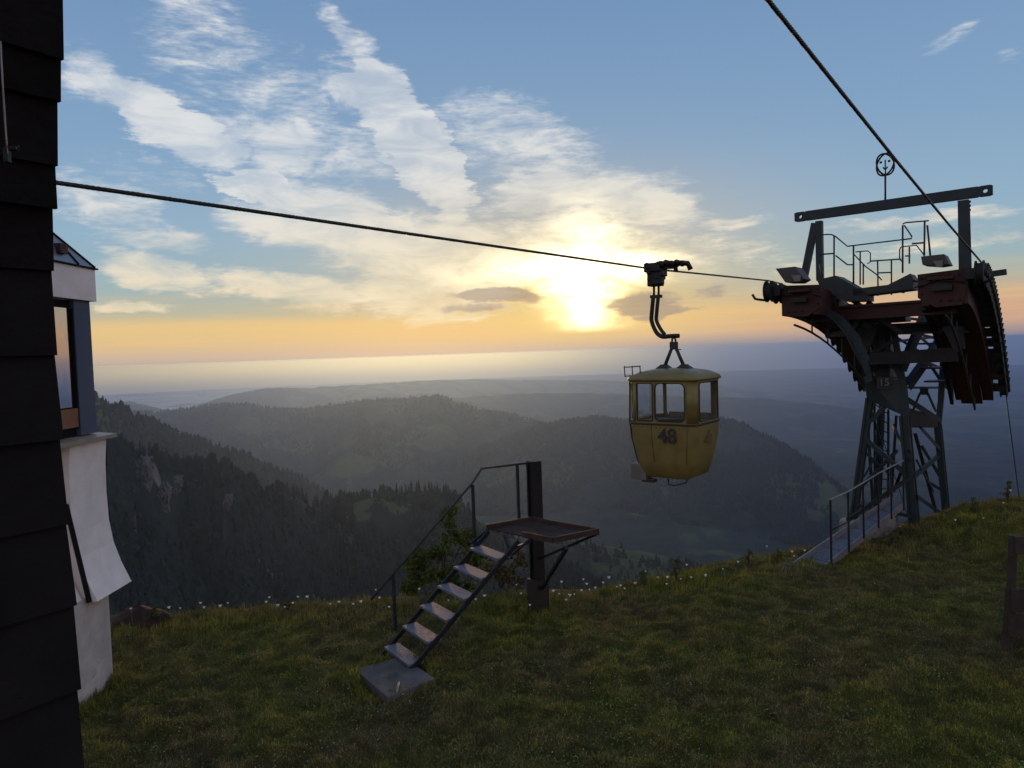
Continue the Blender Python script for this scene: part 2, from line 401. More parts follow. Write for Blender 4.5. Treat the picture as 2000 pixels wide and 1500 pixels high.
# ------------------------------------------------------------------ ground heights
def yc(x):   # where the lawn tips over into the valley
    return np.interp(x, [-30, -8, -5, 0, 3, 5, 8, 12, 30], [12.0, 12.6, 13.2, 13.5, 14.3, 15.0, 16.3, 16.8, 17])
def G(x, y):
    x = np.asarray(x, float); y = np.asarray(y, float)
    z = 0.02 + 0.75 * sstep(8.3, 11.7, x + 0.25 * (y - 15)) + 0.25 * sstep(11, 20, x)
    z = z + 0.09 * np.exp(-((x - 4.2) / 1.5) ** 2 - ((y - 14.2) / 1.7) ** 2)
    z = z + 0.10 * (fbm(x * 0.5 + 40, y * 0.5 + 9, 3) - 0.5) + 0.06 * (fbm(x * 2.3, y * 2.3 + 7, 3) - 0.5)
    z = z - 0.13 * np.exp(-((x - 2.0) / 1.7) ** 2) * sstep(10.5, 13.3, y)
    d = y - yc(x)
    z = z - 0.12 * sstep(-1.5, 1.0, d) - 0.62 * np.where(d > 0.3, (d - 0.3) ** 2 / (np.maximum(d, 0.3) + 0.9), 0)
    return z
def g(x, y): return float(G(x, y))

# ------------------------------------------------------------------ far terrain
def sil(pts):
    a = np.array([AE(x, y)[0] for x, y in pts]); t = []
    for x, y in pts:
        d = ray(x, y); t.append(d.z / math.hypot(d.x, d.y))
    return a, np.array(t)
UZ0 = Vector((0, 0, 1))
RIDGES = [  # silhouette pixels, (az px, distance) pairs, near slope, far slope, roughness
 dict(s=[(100,860),(190,872),(284,884),(360,916),(432,920),(486,950),(520,975),(576,966),(605,990),(660,985),(720,972),(792,962),(839,955),(878,970),(905,1000),(960,1030),(1030,1065),(1100,1100),(1166,1150),(1230,1200),(1400,1290)],
      d=[(100,620),(400,780),(700,900),(860,930),(1000,820),(1200,700)], ns=0.62, fs=0.5, r=14),
 dict(s=[(60,700),(130,735),(194,775),(241,798),(306,829),(360,852),(432,874),(486,895),(540,917),(594,938),(630,960),(700,1010),(800,1090)],
      d=[(60,1300),(300,1700),(630,1900),(800,2000)], ns=0.5, fs=0.5, r=25),
 dict(s=[(150,800),(306,806),(360,798),(440,789),(490,788),(520,796),(600,796),(700,783),(770,777),(860,774),(890,785),(940,801),(1000,809),(1060,826),(1110,850),(1200,880),(1400,960)],
      d=[(150,5200),(500,4800),(860,4300),(1100,3900),(1400,3600)], ns=0.16, fs=0.4, r=40),
 dict(s=[(700,960),(900,890),(1000,850),(1060,830),(1110,821),(1180,816),(1240,822),(1300,817),(1400,819),(1450,825),(1500,850),(1550,881),(1600,915),(1640,945),(1700,985),(1800,1050),(1900,1100)],
      d=[(700,3300),(1100,3200),(1450,2900),(1700,2400),(1900,2100)], ns=0.24, fs=0.5, r=34),
 dict(s=[(900,1120),(1000,1078),(1080,1062),(1150,1060),(1250,1076),(1330,1092),(1400,1112),(1500,1150),(1700,1250)],
      d=[(900,1000),(1150,1150),(1400,1150),(1700,1100)], ns=0.42, fs=0.5, r=9),
 dict(s=[(150,790),(252,783),(306,795),(345,806),(420,815)], d=[(150,9000),(420,8500)], ns=0.3, fs=0.4, r=30),
 dict(s=[(330,808),(400,786),(450,770),(520,757),(600,757),(700,751),(800,744),(920,740),(1000,741),(1100,741),(1200,743),(1300,746),(1400,752),(1500,765),(1700,790)],
      d=[(330,9500),(1000,11500),(1700,12500)], ns=0.2, fs=0.3, r=60),
 dict(s=[(700,800),(800,785),(900,776),(1000,769),(1100,767),(1200,768),(1300,772),(1500,778),(1700,800)],
      d=[(700,7000),(1700,7600)], ns=0.15, fs=0.3, r=50),
]
for r_ in RIDGES:
    r_['a'], r_['t'] = sil(r_['s'])
    r_['da'] = np.array([AE(x, 750)[0] for x, _ in r_['d']]); r_['dd'] = np.array([d for _, d in r_['d']], float)
PLAIN = -780.0
def H(x, y):
    x = np.asarray(x, float); y = np.asarray(y, float)
    r = np.hypot(x, y); az = np.arctan2(x, y)
    near = G(np.clip(x, -40, 40), y)
    front = sstep(1.9, 1.2, np.abs(az))
    crest = np.interp(x, [-30, 0, 30], [11, 13, 16.0])
    dd = np.maximum(0, r - crest)
    base = -0.58 * dd * front - 0.2 * np.maximum(0, r - 60) * (1 - front)
    vall = np.interp(r, [0, 500, 900, 1600, 3000, 6000, 9000, 200000], [-60, -320, -430, -480, -560, -700, PLAIN, PLAIN])
    vall = vall + (fbm(x / 700 + 3, y / 700, 4) - 0.5) * np.interp(r, [0, 400, 1500, 7000, 14000], [0, 20, 130, 150, 40])
    z = np.where(r < 24, near, np.maximum(base, vall))
    z = np.where((r >= 24) & (r < 36), near * (36 - r) / 12 + np.maximum(base, vall) * (r - 24) / 12, z)
    for q in RIDGES:
        rc = np.interp(az, q['da'], q['dd']); rc = rc * (1 + 0.05 * (fbm(az * 14 + 9, az * 0 + q['r'], 3) - 0.5))
        t = np.interp(az, q['a'], q['t'])
        e0, e1 = q['a'][0], q['a'][-1]
        fall = np.maximum(0, np.maximum(e0 - az, az - e1)) * rc * 0.5
        ff = (fbm(az * 60, az * 0 + q['r'], 4) - 0.5) * q['r'] * 0.25
        top = CZ + rc * t - fall + ff
        d = rc - r
        nn = (fbm(x / (q['r'] * 9.0) + q['r'], y / (q['r'] * 9.0), 5) - 0.5) * q['r'] * 4.0 * np.clip(np.abs(d) / (rc * 0.12), 0, 1)
        n2 = -np.abs(fbm(az * 18 + q['r'], r / rc * 1.5, 3) - 0.5) * q['r'] * 5 * np.clip(d / (rc * 0.15), 0, 1)
        s_ = np.where(d > 0, q['ns'] * d * (0.35 + 0.65 * np.clip(d / (rc * 0.1), 0, 1)), -q['fs'] * d)
        z = np.maximum(z, top - s_ + nn + n2)
    return z
az = np.concatenate([np.linspace(-math.pi, -0.75, 50)[:-1], np.linspace(-0.75, 0.75, 620), np.linspace(0.75, math.pi, 50)[1:]])
rr = np.concatenate([np.linspace(2, 24, 12)[:-1], np.geomspace(24, 400, 50)[:-1], np.geomspace(400, 13500, 400)[:-1], np.geomspace(13500, 24000, 20)])
AA, RR = np.meshgrid(az, rr)
X = RR * np.sin(AA); Y = RR * np.cos(AA); Z = H(X, Y)
Z = np.where(RR < 24, Z - 0.35, Z - 0.35 * np.clip((30 - RR) / 6, 0, 1))
Z[-1, :] = PLAIN - 5
nv = len(az); idx = np.arange(nv * len(rr)).reshape(len(rr), nv)
quads = np.stack([idx[:-1, :-1], idx[:-1, 1:], idx[1:, 1:], idx[1:, :-1]], -1).reshape(-1, 4)[:, ::-1]
def march(px, py, r0=60, r1=9000):
    d = ray(px, py); k = math.hypot(d.x, d.y); rs = np.geomspace(r0, r1, 6000); t_ = rs / k
    x = d.x * t_; y = d.y * t_; z = CZ + d.z * t_; h = H(x, y); i = int(np.argmax(h > z)); return Vector((x[i], y[i], h[i]))
MEADOWS = [(715,986,24),(672,992,11),(750,982,15),(770,896,120),(690,905,110),(560,868,160),(600,800,100),(1290,1088,110),(1200,1075,60),(1090,945,90),(430,905,40),(1580,960,150),(840,850,160),(500,835,130),(760,975,14)]
def terrain_mat():
    m = bpy.data.materials.new('forest_and_meadow'); m.use_nodes = True
    t = NT(m.node_tree); b = t.n['Principled BSDF']
    pos = t.node('ShaderNodeNewGeometry').outputs['Position']
    a = t.noise(t.mul(pos, (1, 1, 0.6)), 1 / 420, 7, 0.62, 0.6).outputs['Fac']
    c = t.noise(pos, 1 / 30, 5, 0.7).outputs['Fac']
    dd = t.noise(pos, 1 / 2600, 3, 0.5).outputs['Fac']
    meadow = t.mix(t.mr(c, 0.3, 0.7), (0.035, 0.052, 0.024, 1), (0.065, 0.083, 0.036, 1))
    forest = t.mix(t.mr(c, 0.3, 0.7), (0.008, 0.014, 0.013, 1), (0.020, 0.032, 0.024, 1))
    col = t.mix(t.mr(t.m('ADD', a, t.m('MULTIPLY', dd, 0.3)), 0.70, 0.76), forest, meadow)
    dist = t.node('ShaderNodeVectorMath', operation='LENGTH'); t.l.new(pos, dist.inputs[0])
    # plain: fields and villages
    vo = t.node('ShaderNodeTexVoronoi'); t.l.new(pos, vo.inputs['Vector']); vo.inputs['Scale'].default_value = 1 / 450
    f2 = t.mix(t.mr(vo.outputs['Color'], 0.2, 0.8, smooth=False), (0.05, 0.075, 0.03, 1), (0.13, 0.13, 0.07, 1))
    plain = t.mix(t.mr(a, 0.45, 0.55), (0.015, 0.028, 0.018, 1), f2)
    col = t.mix(t.mr(dist.outputs['Value'], 6000, 10000), col, plain)
    # bare rock on the steep near face
    sepg = t.node('ShaderNodeSeparateXYZ'); t.l.new(pos, sepg.inputs[0])
    rk = t.noise(t.mul(pos, (1, 1, 0.35)), 1 / 60, 5, 0.6, 0.8).outputs['Fac']
    near = t.mr(dist.outputs['Value'], 900, 820)
    rock = t.mix(t.mr(c, 0.3, 0.7), (0.12, 0.10, 0.10, 1), (0.20, 0.17, 0.165, 1))
    col = t.mix(t.m('MULTIPLY', t.m('MULTIPLY', t.mr(rk, 0.58, 0.63), near), t.mr(sepg.outputs[0], -150, -220)), col, rock)
    wpos = t.node('ShaderNodeVectorMath', operation='ADD'); t.l.new(pos, wpos.inputs[0])
    nzc = t.node('ShaderNodeVectorMath', operation='SCALE'); t.l.new(t.noise(pos, 1 / 80, 5, 0.7).outputs['Color'], nzc.inputs[0]); nzc.inputs['Scale'].default_value = 150
    t.l.new(nzc.outputs[0], wpos.inputs[1])
    msk = None
    for px, py, rad in MEADOWS:
        mp_ = march(px, py); dn = t.node('ShaderNodeVectorMath', operation='DISTANCE'); t.l.new(wpos.outputs[0], dn.inputs[0]); dn.inputs[1].default_value = mp_ + Vector((75, 75, 75))
        q_ = t.mr(dn.outputs['Value'], rad, rad * .75); msk = q_ if msk is None else t.m('MAXIMUM', msk, q_)
    col = t.mix(msk, col, t.mix(t.mr(c, .3, .7), (0.036, 0.05, 0.022, 1), (0.065, 0.08, 0.034, 1)))
    t.l.new(col, b.inputs['Base Color']); b.inputs['Roughness'].default_value = 0.95; b.inputs['Specular IOR Level'].default_value = 0.1
    bp = t.node('ShaderNodeBump'); bp.inputs['Strength'].default_value = 0.8; bp.inputs['Distance'].default_value = 6
    t.l.new(c, bp.inputs['Height']); t.l.new(bp.outputs[0], b.inputs['Normal'])
    return m
M_terr = terrain_mat()
terr = np_mesh('terrain', np.stack([X, Y, Z], -1).reshape(-1, 3), quads, M_terr)
tag(terr, kind='structure')
# lake on the plain, far left
lk = MB()
pts = []
for px, dist in [(120,11000),(330,11500),(450,14000),(620,15500),(720,18500),(800,23000),(500,23500),(150,23500),(0,23000),(0,14000)]:
    a_ = AE(px, 700)[0]; pts.append((dist * math.sin(a_), dist * math.cos(a_), PLAIN + 6))
lk.add(pts, [tuple(range(len(pts)))[::-1]])
m_w = mat('lake_water', (0.03, 0.05, 0.06), 0.28, 0, 0.001, 0.2, 0, spec=0.8)
tag(lk.build('lake', m_w), kind='structure')
# haze
hz = MB(); hz.box((0, 0, (13.2 + PLAIN - 12) / 2), (50000, 50000, 13.2 - PLAIN + 12))
m = bpy.data.materials.new('haze_air'); m.use_nodes = True; t = NT(m.node_tree); t.n.clear()
o_ = t.node('ShaderNodeOutputMaterial'); pv = t.node('ShaderNodeVolumePrincipled')
pv.inputs['Color'].default_value = (0.32, 0.52, 1.0, 1); pv.inputs['Density'].default_value = 0.88e-4
pv.inputs['Anisotropy'].default_value = 0.70
t.l.new(pv.outputs[0], o_.inputs['Volume'])
HAZE = tag(hz.build('haze', m), kind='stuff')

# rock outcrops on the wooded slope
M_rock = mat('pale_rock', (0.075, 0.064, 0.062), 0.95, 0, 0.12, 0.4, 1.0)
OUT = []
for px, py, w_, h_, lab in ((283,935,13,34,'tall pale rock face in the dark wooded slope nearest the house'),(318,968,14,20,'broken pale rock face right of the tallest one on the wooded slope'),(342,952,12,18,'upper pale rock patch among spruces below the ridge line'),
        (262,1030,4,26,'thin pale rock gully low on the wooded slope'),(444,985,10,16,'rounded pale rock face in the middle of the wooded slope'),(438,1030,4,20,'narrow rock streak below the rounded rock face')):
    c_ = march(px, py); k_ = c_.length / F; OUT.append((c_, w_ * k_, h_ * k_)); r1 = np.random.default_rng(px); vs = []; nn_ = 13
    right = Vector((c_.y, -c_.x, 0)).normalized(); tow = Vector((-c_.x, -c_.y, 0)).normalized()
    for j in range(nn_):
        for i in range(nn_):
            u = i / (nn_ - 1) * 2 - 1; v = j / (nn_ - 1) * 2 - 1; e_ = max(0, 1 - (u * u + v * v)) ** .5
            p = c_ + right * (u * w_ * k_ * (.8 + .3 * r1.random()) + v * w_ * k_ * .3) + UZ0 * (v * h_ * k_) + tow * (14 * e_ - 9 + r1.random() * 7 - v * h_ * k_ * .7)
            vs.append(p)
    tag(MB().add(vs, [(a, a + 1, a + nn_ + 1, a + nn_) for j in range(nn_ - 1) for a in range(j * nn_, j * nn_ + nn_ - 1)]).build('rock_outcrop', M_rock), lab, 'rock')

# ------------------------------------------------------------------ conifers
M_spruce = mat('spruce_needles', (0.014, 0.023, 0.021), 0.9, 0, 0.05, 0.5, 0, spec=0.1)
M_bark = mat('tree_bark', (0.05, 0.038, 0.03), 0.9, 0, 9, 0.3, 0.2)
def spruce_np(h, rad, tiers, k, seed):
    r0 = np.random.default_rng(seed); V = []; T = []
    for i in range(tiers):
        f0 = i / tiers; zb = h * (0.10 + 0.86 * f0); zt = min(h, zb + h * 1.75 / tiers)
        rb = rad * (1 - f0) ** 0.85 + 0.12; o = len(V)
        V.append((r0.normal(0, 0.05), r0.normal(0, 0.05), zt if i < tiers - 1 else h))
        for j in range(k):
            a = 2 * math.pi * (j + r0.random() * 0.7) / k + i; q = rb * (0.55 + 0.6 * r0.random()) * (1 if j % 2 else 0.72)
            V.append((q * math.cos(a), q * math.sin(a), zb - h * 0.05 * r0.random()))
        for j in range(k): T.append((o, o + 1 + j, o + 1 + (j + 1) % k))
    return np.array(V), np.array(T)
protos = []
for sd_ in range(4):
    V, T = spruce_np(1.0 * 17, (2.5, 3.0, 2.2, 3.4)[sd_], 8, 9, 50 + sd_)
    e = empty('spruce_tree', (0, 0, 0), local=True)
    cr = np_mesh('crown', V, T, M_spruce, False); cr.parent = e
    tb = MB().tube([(0, 0, -2), (0, 0, 6), (0, 0, 15)], 0.28, 6, r2=0.05).build('trunk', M_bark, e)
    protos.append((e, cr, tb))
def copy_tree3(e, loc, rz, sc_, label, group):
    n = e[0].copy(); COL.objects.link(n); n.location = loc; n.rotation_euler = (0, 0, rz); n.scale = sc_
    tag(n, label, 'tree', group)
    for c_ in e[1:]:
        k_ = c_.copy(); COL.objects.link(k_); k_.parent = n
REG = []
def splab(px):
    for lim_, t_ in ((290, 'beside the white house'), (360, 'above the pale rock faces'), (450, 'on the high left shoulder'), (520, 'where the ridge starts to drop'), (585, 'just left of the saddle'),
                     (660, 'in the low saddle'), (760, 'above the pale clearing'), (830, 'on the rising right knoll'), (2000, 'of the right knoll behind the stairs')):
        if px < lim_: return 'dark spruce on the wooded ridge skyline ' + t_
q0 = RIDGES[0]
for i in range(215):
    px = 195 + (905 - 195) * (i + rng.random() * 1.4 - 0.7) / 215
    if 600 < px < 650 and rng.random() < 0.5: continue
    a_ = AE(px, 940)[0]; rc = float(np.interp(a_, q0['da'], q0['dd'])) * (1 + rng.normal(0, 0.008))
    x_, y_ = rc * math.sin(a_), rc * math.cos(a_); z_ = float(H(x_, y_))
    REG.append(px)
    hs = rng.uniform(0.5, 1.05) * (1.15 if rng.random() < 0.15 else 1) * np.interp(px, [200, 420, 900], [0.85, 1.05, 1.0])
    wds = rng.uniform(0.8, 1.4)
    pr = protos[i % 4]
    if i < 4:
        e = pr[0]; e.location = (x_, y_, z_ - 1); e.scale = (hs * wds, hs * wds, hs)
        tag(e, splab(px), 'tree', 'spruces on the near wooded ridge')
    else:
        copy_tree3(pr, (x_, y_, z_ - 1), rng.random() * 6, (hs * wds, hs * wds, hs), splab(px), 'spruces on the near wooded ridge')
def forest(name, N, azr, rf, h0, tiers, k, keep=None, seed=5):
    r1 = np.random.default_rng(seed)
    A = r1.uniform(azr[0], azr[1], N); Rr = r1.uniform(rf[0], rf[1], N)
    if isinstance(rf[2], dict):
        rc = np.interp(A, rf[2]['da'], rf[2]['dd']); Rr = rc * Rr
    x = Rr * np.sin(A); y = Rr * np.cos(A); z = H(x, y)
    kk = np.ones(N, bool) if keep is None else keep(x, y, z, A, Rr)
    x, y, z = x[kk], y[kk], z[kk]; N = len(x)
    Vs = []; Ts = []; o = 0
    lib = [spruce_np(1.0, 0.17 + 0.03 * j, tiers, k, seed * 10 + j) for j in range(5)]
    ch = r1.integers(0, 5, N)
    for j in range(5):
        V, T = lib[j]; id_ = np.where(ch == j)[0]; n_ = len(id_)
        if not n_: continue
        hh = h0 * r1.uniform(0.4, 1.25, n_) * (0.7 + 0.6 * fbm(x[id_] / 60, y[id_] / 60, 2)) ; an = r1.uniform(0, 6.28, n_); ww = r1.uniform(0.8, 1.35, n_)
        ca, sa = np.cos(an), np.sin(an)
        vx = (V[None, :, 0] * ca[:, None] - V[None, :, 1] * sa[:, None]) * (hh * ww)[:, None] + x[id_][:, None]
        vy = (V[None, :, 0] * sa[:, None] + V[None, :, 1] * ca[:, None]) * (hh * ww)[:, None] + y[id_][:, None]
        vz = V[None, :, 2] * hh[:, None] + z[id_][:, None] - h0 * 0.08
        Vs.append(np.stack([vx, vy, vz], -1).reshape(-1, 3))
        Ts.append((T[None] + (np.arange(n_) * len(V))[:, None, None]).reshape(-1, 3) + o); o += n_ * len(V)
    ob = np_mesh(name, np.concatenate(Vs), np.concatenate(Ts), M_spruce, False)
    return tag(ob, kind='stuff')
def gap(x, y, z, A, Rr):
    n = fbm(x / 45, y / 45, 3); k = (n < 0.62)
    a1, a2 = AE(690, 980)[0], AE(765, 980)[0]
    rc = np.interp(A, q0['da'], q0['dd'])
    for c_, w_, h_ in OUT:
        ac = math.atan2(c_.x, c_.y); rr0 = math.hypot(c_.x, c_.y)
        k &= ~((np.abs(A - ac) < w_ / rr0 * 1.1) & (Rr < rr0 + h_ * 1.2) & (Rr > rr0 - h_ * 1.2 - 22))
    k &= ~((A > a1) & (A < a2) & (Rr > rc * 0.93) & (Rr < rc * 0.985))
    return k
f1 = forest('forest', 9500, (AE(150,750)[0], AE(1180,750)[0]), (0.55, 1.0, q0), 15, 4, 7, gap, 3)
tag(f1, 'dark spruce forest covering the steep near slope below the lawn', 'forest')
q1 = RIDGES[1]
f2 = forest('forest', 9000, (AE(100,750)[0], AE(720,750)[0]), (0.6, 1.01, q1), 15, 3, 6, None, 4)
tag(f2, 'hazy blue green forest on the descending ridge behind the spruces', 'forest')
q4 = RIDGES[4]
f3 = forest('forest', 2500, (AE(900,750)[0], AE(1600,750)[0]), (0.7, 1.02, q4), 12, 3, 6, lambda x, y, z, A, Rr: fbm(x / 90, y / 90 + 3, 3) > 0.53, 6)
tag(f3, 'scattered woods on the low meadow spur beneath the platform', 'forest')
def woods(name, q, N, h, seed, px, label, thr=0.5):
    f = forest(name, N, (AE(px[0],750)[0], AE(px[1],750)[0]), (0.72, 1.005, q), h, 2, 5, lambda x, y, z, A, Rr: (fbm(x / 260, y / 260 + seed, 4) > thr) | (Rr > 0.985 * np.interp(A, q['da'], q['dd'])), seed)
    tag(f, label, 'forest')
woods('forest', RIDGES[3], 15000, 16, 8, (900, 1760), 'blue hazed woods on the broad round hill behind the gondola', 0.42)
woods('forest', RIDGES[2], 14000, 17, 9, (200, 1150), 'blue hazed woods on the long hill in the middle distance', 0.47)

# ------------------------------------------------------------------ lawn
nx, ny = 520, 420
gx = np.linspace(-12, 22, nx); gy = np.linspace(-2, 24, ny)
GX, GY = np.meshgrid(gx, gy); GZ = G(GX, GY)
tuft = fbm(GX * 3.1, GY * 3.1 + 60, 4, 0.6)
GZ = GZ + (tuft - 0.5) * 0.20
idx = np.arange(nx * ny).reshape(ny, nx)
quads = np.stack([idx[:-1, :-1], idx[:-1, 1:], idx[1:, 1:], idx[1:, :-1]], -1).reshape(-1, 4)
def lawn_mat(name, blades):
    m = bpy.data.materials.new(name); m.use_nodes = True
    t = NT(m.node_tree); b = t.n['Principled BSDF']
    pos = t.node('ShaderNodeNewGeometry').outputs['Position']
    a = t.noise(pos, 0.45, 4, 0.6, 0.5).outputs['Fac']; c = t.noise(pos, 2.6, 5, 0.65).outputs['Fac']; d = t.noise(pos, 14, 4, 0.7).outputs['Fac']
    e = t.noise(t.mul(pos, (1, 1.6, 1)), 55, 3, 0.7).outputs['Fac']
    green = t.mix(t.mr(c, 0.35, 0.65), (0.16, 0.185, 0.03, 1), (0.37, 0.37, 0.07, 1))
    brown = t.mix(t.mr(c, 0.35, 0.65), (0.165, 0.145, 0.05, 1), (0.34, 0.29, 0.12, 1))
    col = t.mix(t.mr(t.m('ADD', t.m('MULTIPLY', a, 0.65), t.m('MULTIPLY', d, 0.35)), 0.42, 0.58), green, brown)
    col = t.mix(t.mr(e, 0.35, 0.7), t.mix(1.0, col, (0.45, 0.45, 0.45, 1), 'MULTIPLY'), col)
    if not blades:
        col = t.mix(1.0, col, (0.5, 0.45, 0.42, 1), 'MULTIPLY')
        bp = t.node('ShaderNodeBump'); bp.inputs['Strength'].default_value = 1.0; bp.inputs['Distance'].default_value = 0.05
        t.l.new(e, bp.inputs['Height']); t.l.new(bp.outputs[0], b.inputs['Normal'])
    t.l.new(col, b.inputs['Base Color']); b.inputs['Roughness'].default_value = 0.85; b.inputs['Specular IOR Level'].default_value = 0.15
    if blades:
        tr = t.node('ShaderNodeBsdfTranslucent'); t.l.new(col, tr.inputs[0])
        mx = t.node('ShaderNodeMixShader'); mx.inputs[0].default_value = 0.2
        o = t.n['Material Output']; t.l.new(b.outputs[0], mx.inputs[1]); t.l.new(tr.outputs[0], mx.inputs[2]); t.l.new(mx.outputs[0], o.inputs[0])
    return m
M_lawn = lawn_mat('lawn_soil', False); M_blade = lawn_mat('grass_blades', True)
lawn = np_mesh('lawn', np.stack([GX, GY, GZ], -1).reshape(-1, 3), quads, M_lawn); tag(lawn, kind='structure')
def LZ(x, y): return G(x, y) + (fbm(np.asarray(x, float) * 3.1, np.asarray(y, float) * 3.1 + 60, 4, 0.6) - 0.5) * 0.20
def grass(name, N, sel, hmin, hmax, wd, lean, m, seed, label, cat='grass', seg=1):
    r1 = np.random.default_rng(seed)
    y = 5.5 + 13.5 * r1.random(N) ** 0.8; x = (r1.random(N) * 1.56 - 0.78) * (y + 0.6)
    k = sel(x, y, r1); x, y = x[k], y[k]; N = len(x); z = LZ(x, y)
    hn = 0.55 + 0.9 * fbm(x * 3.1, y * 3.1 + 60, 4, 0.6)
    h = (hmin + (hmax - hmin) * r1.random(N) ** 1.5) * hn; a = r1.uniform(0, 6.283, N); b = r1.uniform(0, 6.283, N)
    w_ = wd * r1.uniform(0.6, 1.4, N); ln = lean * h * r1.random(N)
    dx_, dy_ = np.cos(a) * w_, np.sin(a) * w_; lx, ly = np.cos(b) * ln, np.sin(b) * ln
    base = np.stack([x, y, z - 0.01], -1)
    v0 = base - np.stack([dx_, dy_, dx_ * 0], -1); v1 = base + np.stack([dx_, dy_, dx_ * 0], -1)
    if seg == 1:
        v2 = base + np.stack([lx, ly, h], -1); V = np.stack([v0, v1, v2], 1).reshape(-1, 3); T = np.arange(3 * N).reshape(-1, 3)
    else:
        mid = base + np.stack([lx * 0.35, ly * 0.35, h * 0.6], -1); mw = np.stack([dx_, dy_, dx_ * 0], -1) * 0.7
        tip = base + np.stack([lx, ly, h], -1)
        V = np.stack([v0, v1, mid - mw, mid + mw, tip], 1).reshape(-1, 3); o = (np.arange(N) * 5)[:, None]
        T = np.concatenate([o + [0, 1, 3], o + [0, 3, 2], o + [2, 3, 4]], 0)
    return tag(np_mesh(name, V, T, m, False), label, cat, None, 'stuff')
grass('grass', 420000, lambda x, y, r: (y < yc(x) + 0.6), 0.02, 0.075, 0.0055, 1.1, M_blade, 1, 'short mown dark green grass covering the whole lawn')
def edge(x, y, r):
    d = y - yc(x); dens = np.exp(-((d + 0.1) / 0.75) ** 2) * (0.25 + 1.2 * (fbm(x * 0.9, y * 0.9, 2) > 0.45))
    return r.random(len(x)) < dens
grass('tall_grass', 200000, edge, 0.05, 0.17, 0.006, 0.7, M_blade, 2, 'taller unmown grass along the edge where the lawn drops away', seg=2)
SLC = ZP(770, 1325, .08); PCC = P(1052, 1212, 12.75); HBX = -5.8
grass('grass_tufts', 900000, lambda x, y, r: (((x - SLC.x) ** 2 + (y - SLC.y) ** 2 < .62 ** 2) & ((x - SLC.x) ** 2 + (y - SLC.y) ** 2 > .47 ** 2) & (fbm(x * 6, y * 6, 2) > .42))
      | ((x - PCC.x) ** 2 + (y - PCC.y) ** 2 < .3 ** 2) | ((np.abs(x - HBX) < .22) & (y > 7) & (y < 10.8) & (fbm(x * 5, y * 5, 2) > .4)), 0.06, 0.17, 0.006, 0.8, M_blade, 7, 'longer grass tufts round the slab, the post foot and the house wall', seg=2)
# clover and broad leaves: small flat faces near the soil
def leaves(name, N, m, seed, label, size, sel):
    r1 = np.random.default_rng(seed)
    y = 5.5 + 12 * r1.random(N) ** 0.8; x = (r1.random(N) * 1.56 - 0.78) * (y + 0.6)
    k = sel(x, y, r1); x, y = x[k], y[k]; N = len(x); z = LZ(x, y) + r1.uniform(0.01, 0.05, N)
    u = r1.normal(0, 1, (N, 3)); u[:, 2] *= 0.45; u /= np.linalg.norm(u, axis=1)[:, None]
    v = np.cross(u, np.array([0, 0, 1.0]) + r1.normal(0, 0.35, (N, 3))); v /= np.linalg.norm(v, axis=1)[:, None]
    s_ = size * r1.uniform(0.5, 1.5, N)[:, None]; c = np.stack([x, y, z], -1)
    V = np.stack([c - u * s_, c + v * s_ * 0.6, c + u * s_, c - v * s_ * 0.6], 1).reshape(-1, 3)
    return tag(np_mesh(name, V, np.arange(4 * N).reshape(-1, 4), m, False), label, 'plants', None, 'stuff')
M_clover = mat('clover_leaf', (0.10, 0.13, 0.04), 0.95, 0, 3, 0.5, 0, spec=0.0)
M_dry = mat('dry_stalks', (0.28, 0.24, 0.15), 0.85, 0, 5, 0.3, 0, spec=0.1)
leaves('clover', 60000, M_clover, 21, 'clover and broad weeds scattered through the lawn', 0.014, lambda x, y, r: (fbm(x * 1.1 + 8, y * 1.1, 3) > 0.45) & (y < yc(x)))
leaves('dry_grass', 16000, M_dry, 22, 'dry clippings scattered through the lawn', 0.010, lambda x, y, r: (fbm(x * 0.8, y * 0.8 + 30, 3) > 0.47) & (y < yc(x)))

# ------------------------------------------------------------------ flowers on the crest (each one a thing)
def flower_proto():
    f = MB().tube([(0, 0, 0), (0.01, 0, 0.14), (0.0, 0.01, 0.27)], 0.0035, 5)
    stem = f.build('stem', M_stem)
    h = MB(); n = 9
    for k in range(n):
        a = 2 * math.pi * k / n; c_, s_ = math.cos(a), math.sin(a); c2, s2 = math.cos(a + 0.25), math.sin(a + 0.25); c3, s3 = math.cos(a - 0.25), math.sin(a - 0.25)
        h.add([(0, 0, -.004), (0.014 * c3, 0.014 * s3, 0.006), (0.020 * c_, 0.020 * s_, 0.013), (0.014 * c2, 0.014 * s2, 0.006)], [(0, 1, 2, 3)])
    h.tube([(0, 0, -0.006), (0, 0, 0.006)], 0.009, 7)
    head = h.build('flower_head', M_flower)
    return stem, head
st_, hd_ = flower_proto()
spots = [(255,1180),(330,1187),(352,1188),(392,1186),(398,1180),(430,1184),(445,1178),(520,1176),(527,1186),(543,1190),(556,1186),(572,1178),(582,1166),(601,1188),(645,1180),(662,1176),(690,1184),(705,1180),(735,1180),(741,1168),(760,1186),(1081,1166),(1092,1160),(1098,1178),(1106,1172),(1113,1163),(1122,1168),(1136,1157),(1140,1150),(1146,1141),(1151,1152),(1163,1160),(1178,1138),(1190,1152),(1205,1146),(1212,1144),(1220,1156),(1241,1150),(1262,1152),(1285,1143),(1302,1141),(1304,1146),(1330,1146),(1342,1139),(1350,1128),(1378,1124),(1412,1113),(1442,1107),(1498,1082),(1547,1078),(1551,1086),(1572,1092),(1960,1005),(1974,1018),(1921,1012),(1866,1016),(930,1188),(947,1182),(1010,1178),(1018,1168),(1035,1182),(896,1186),(876,1180),(820,1184)]
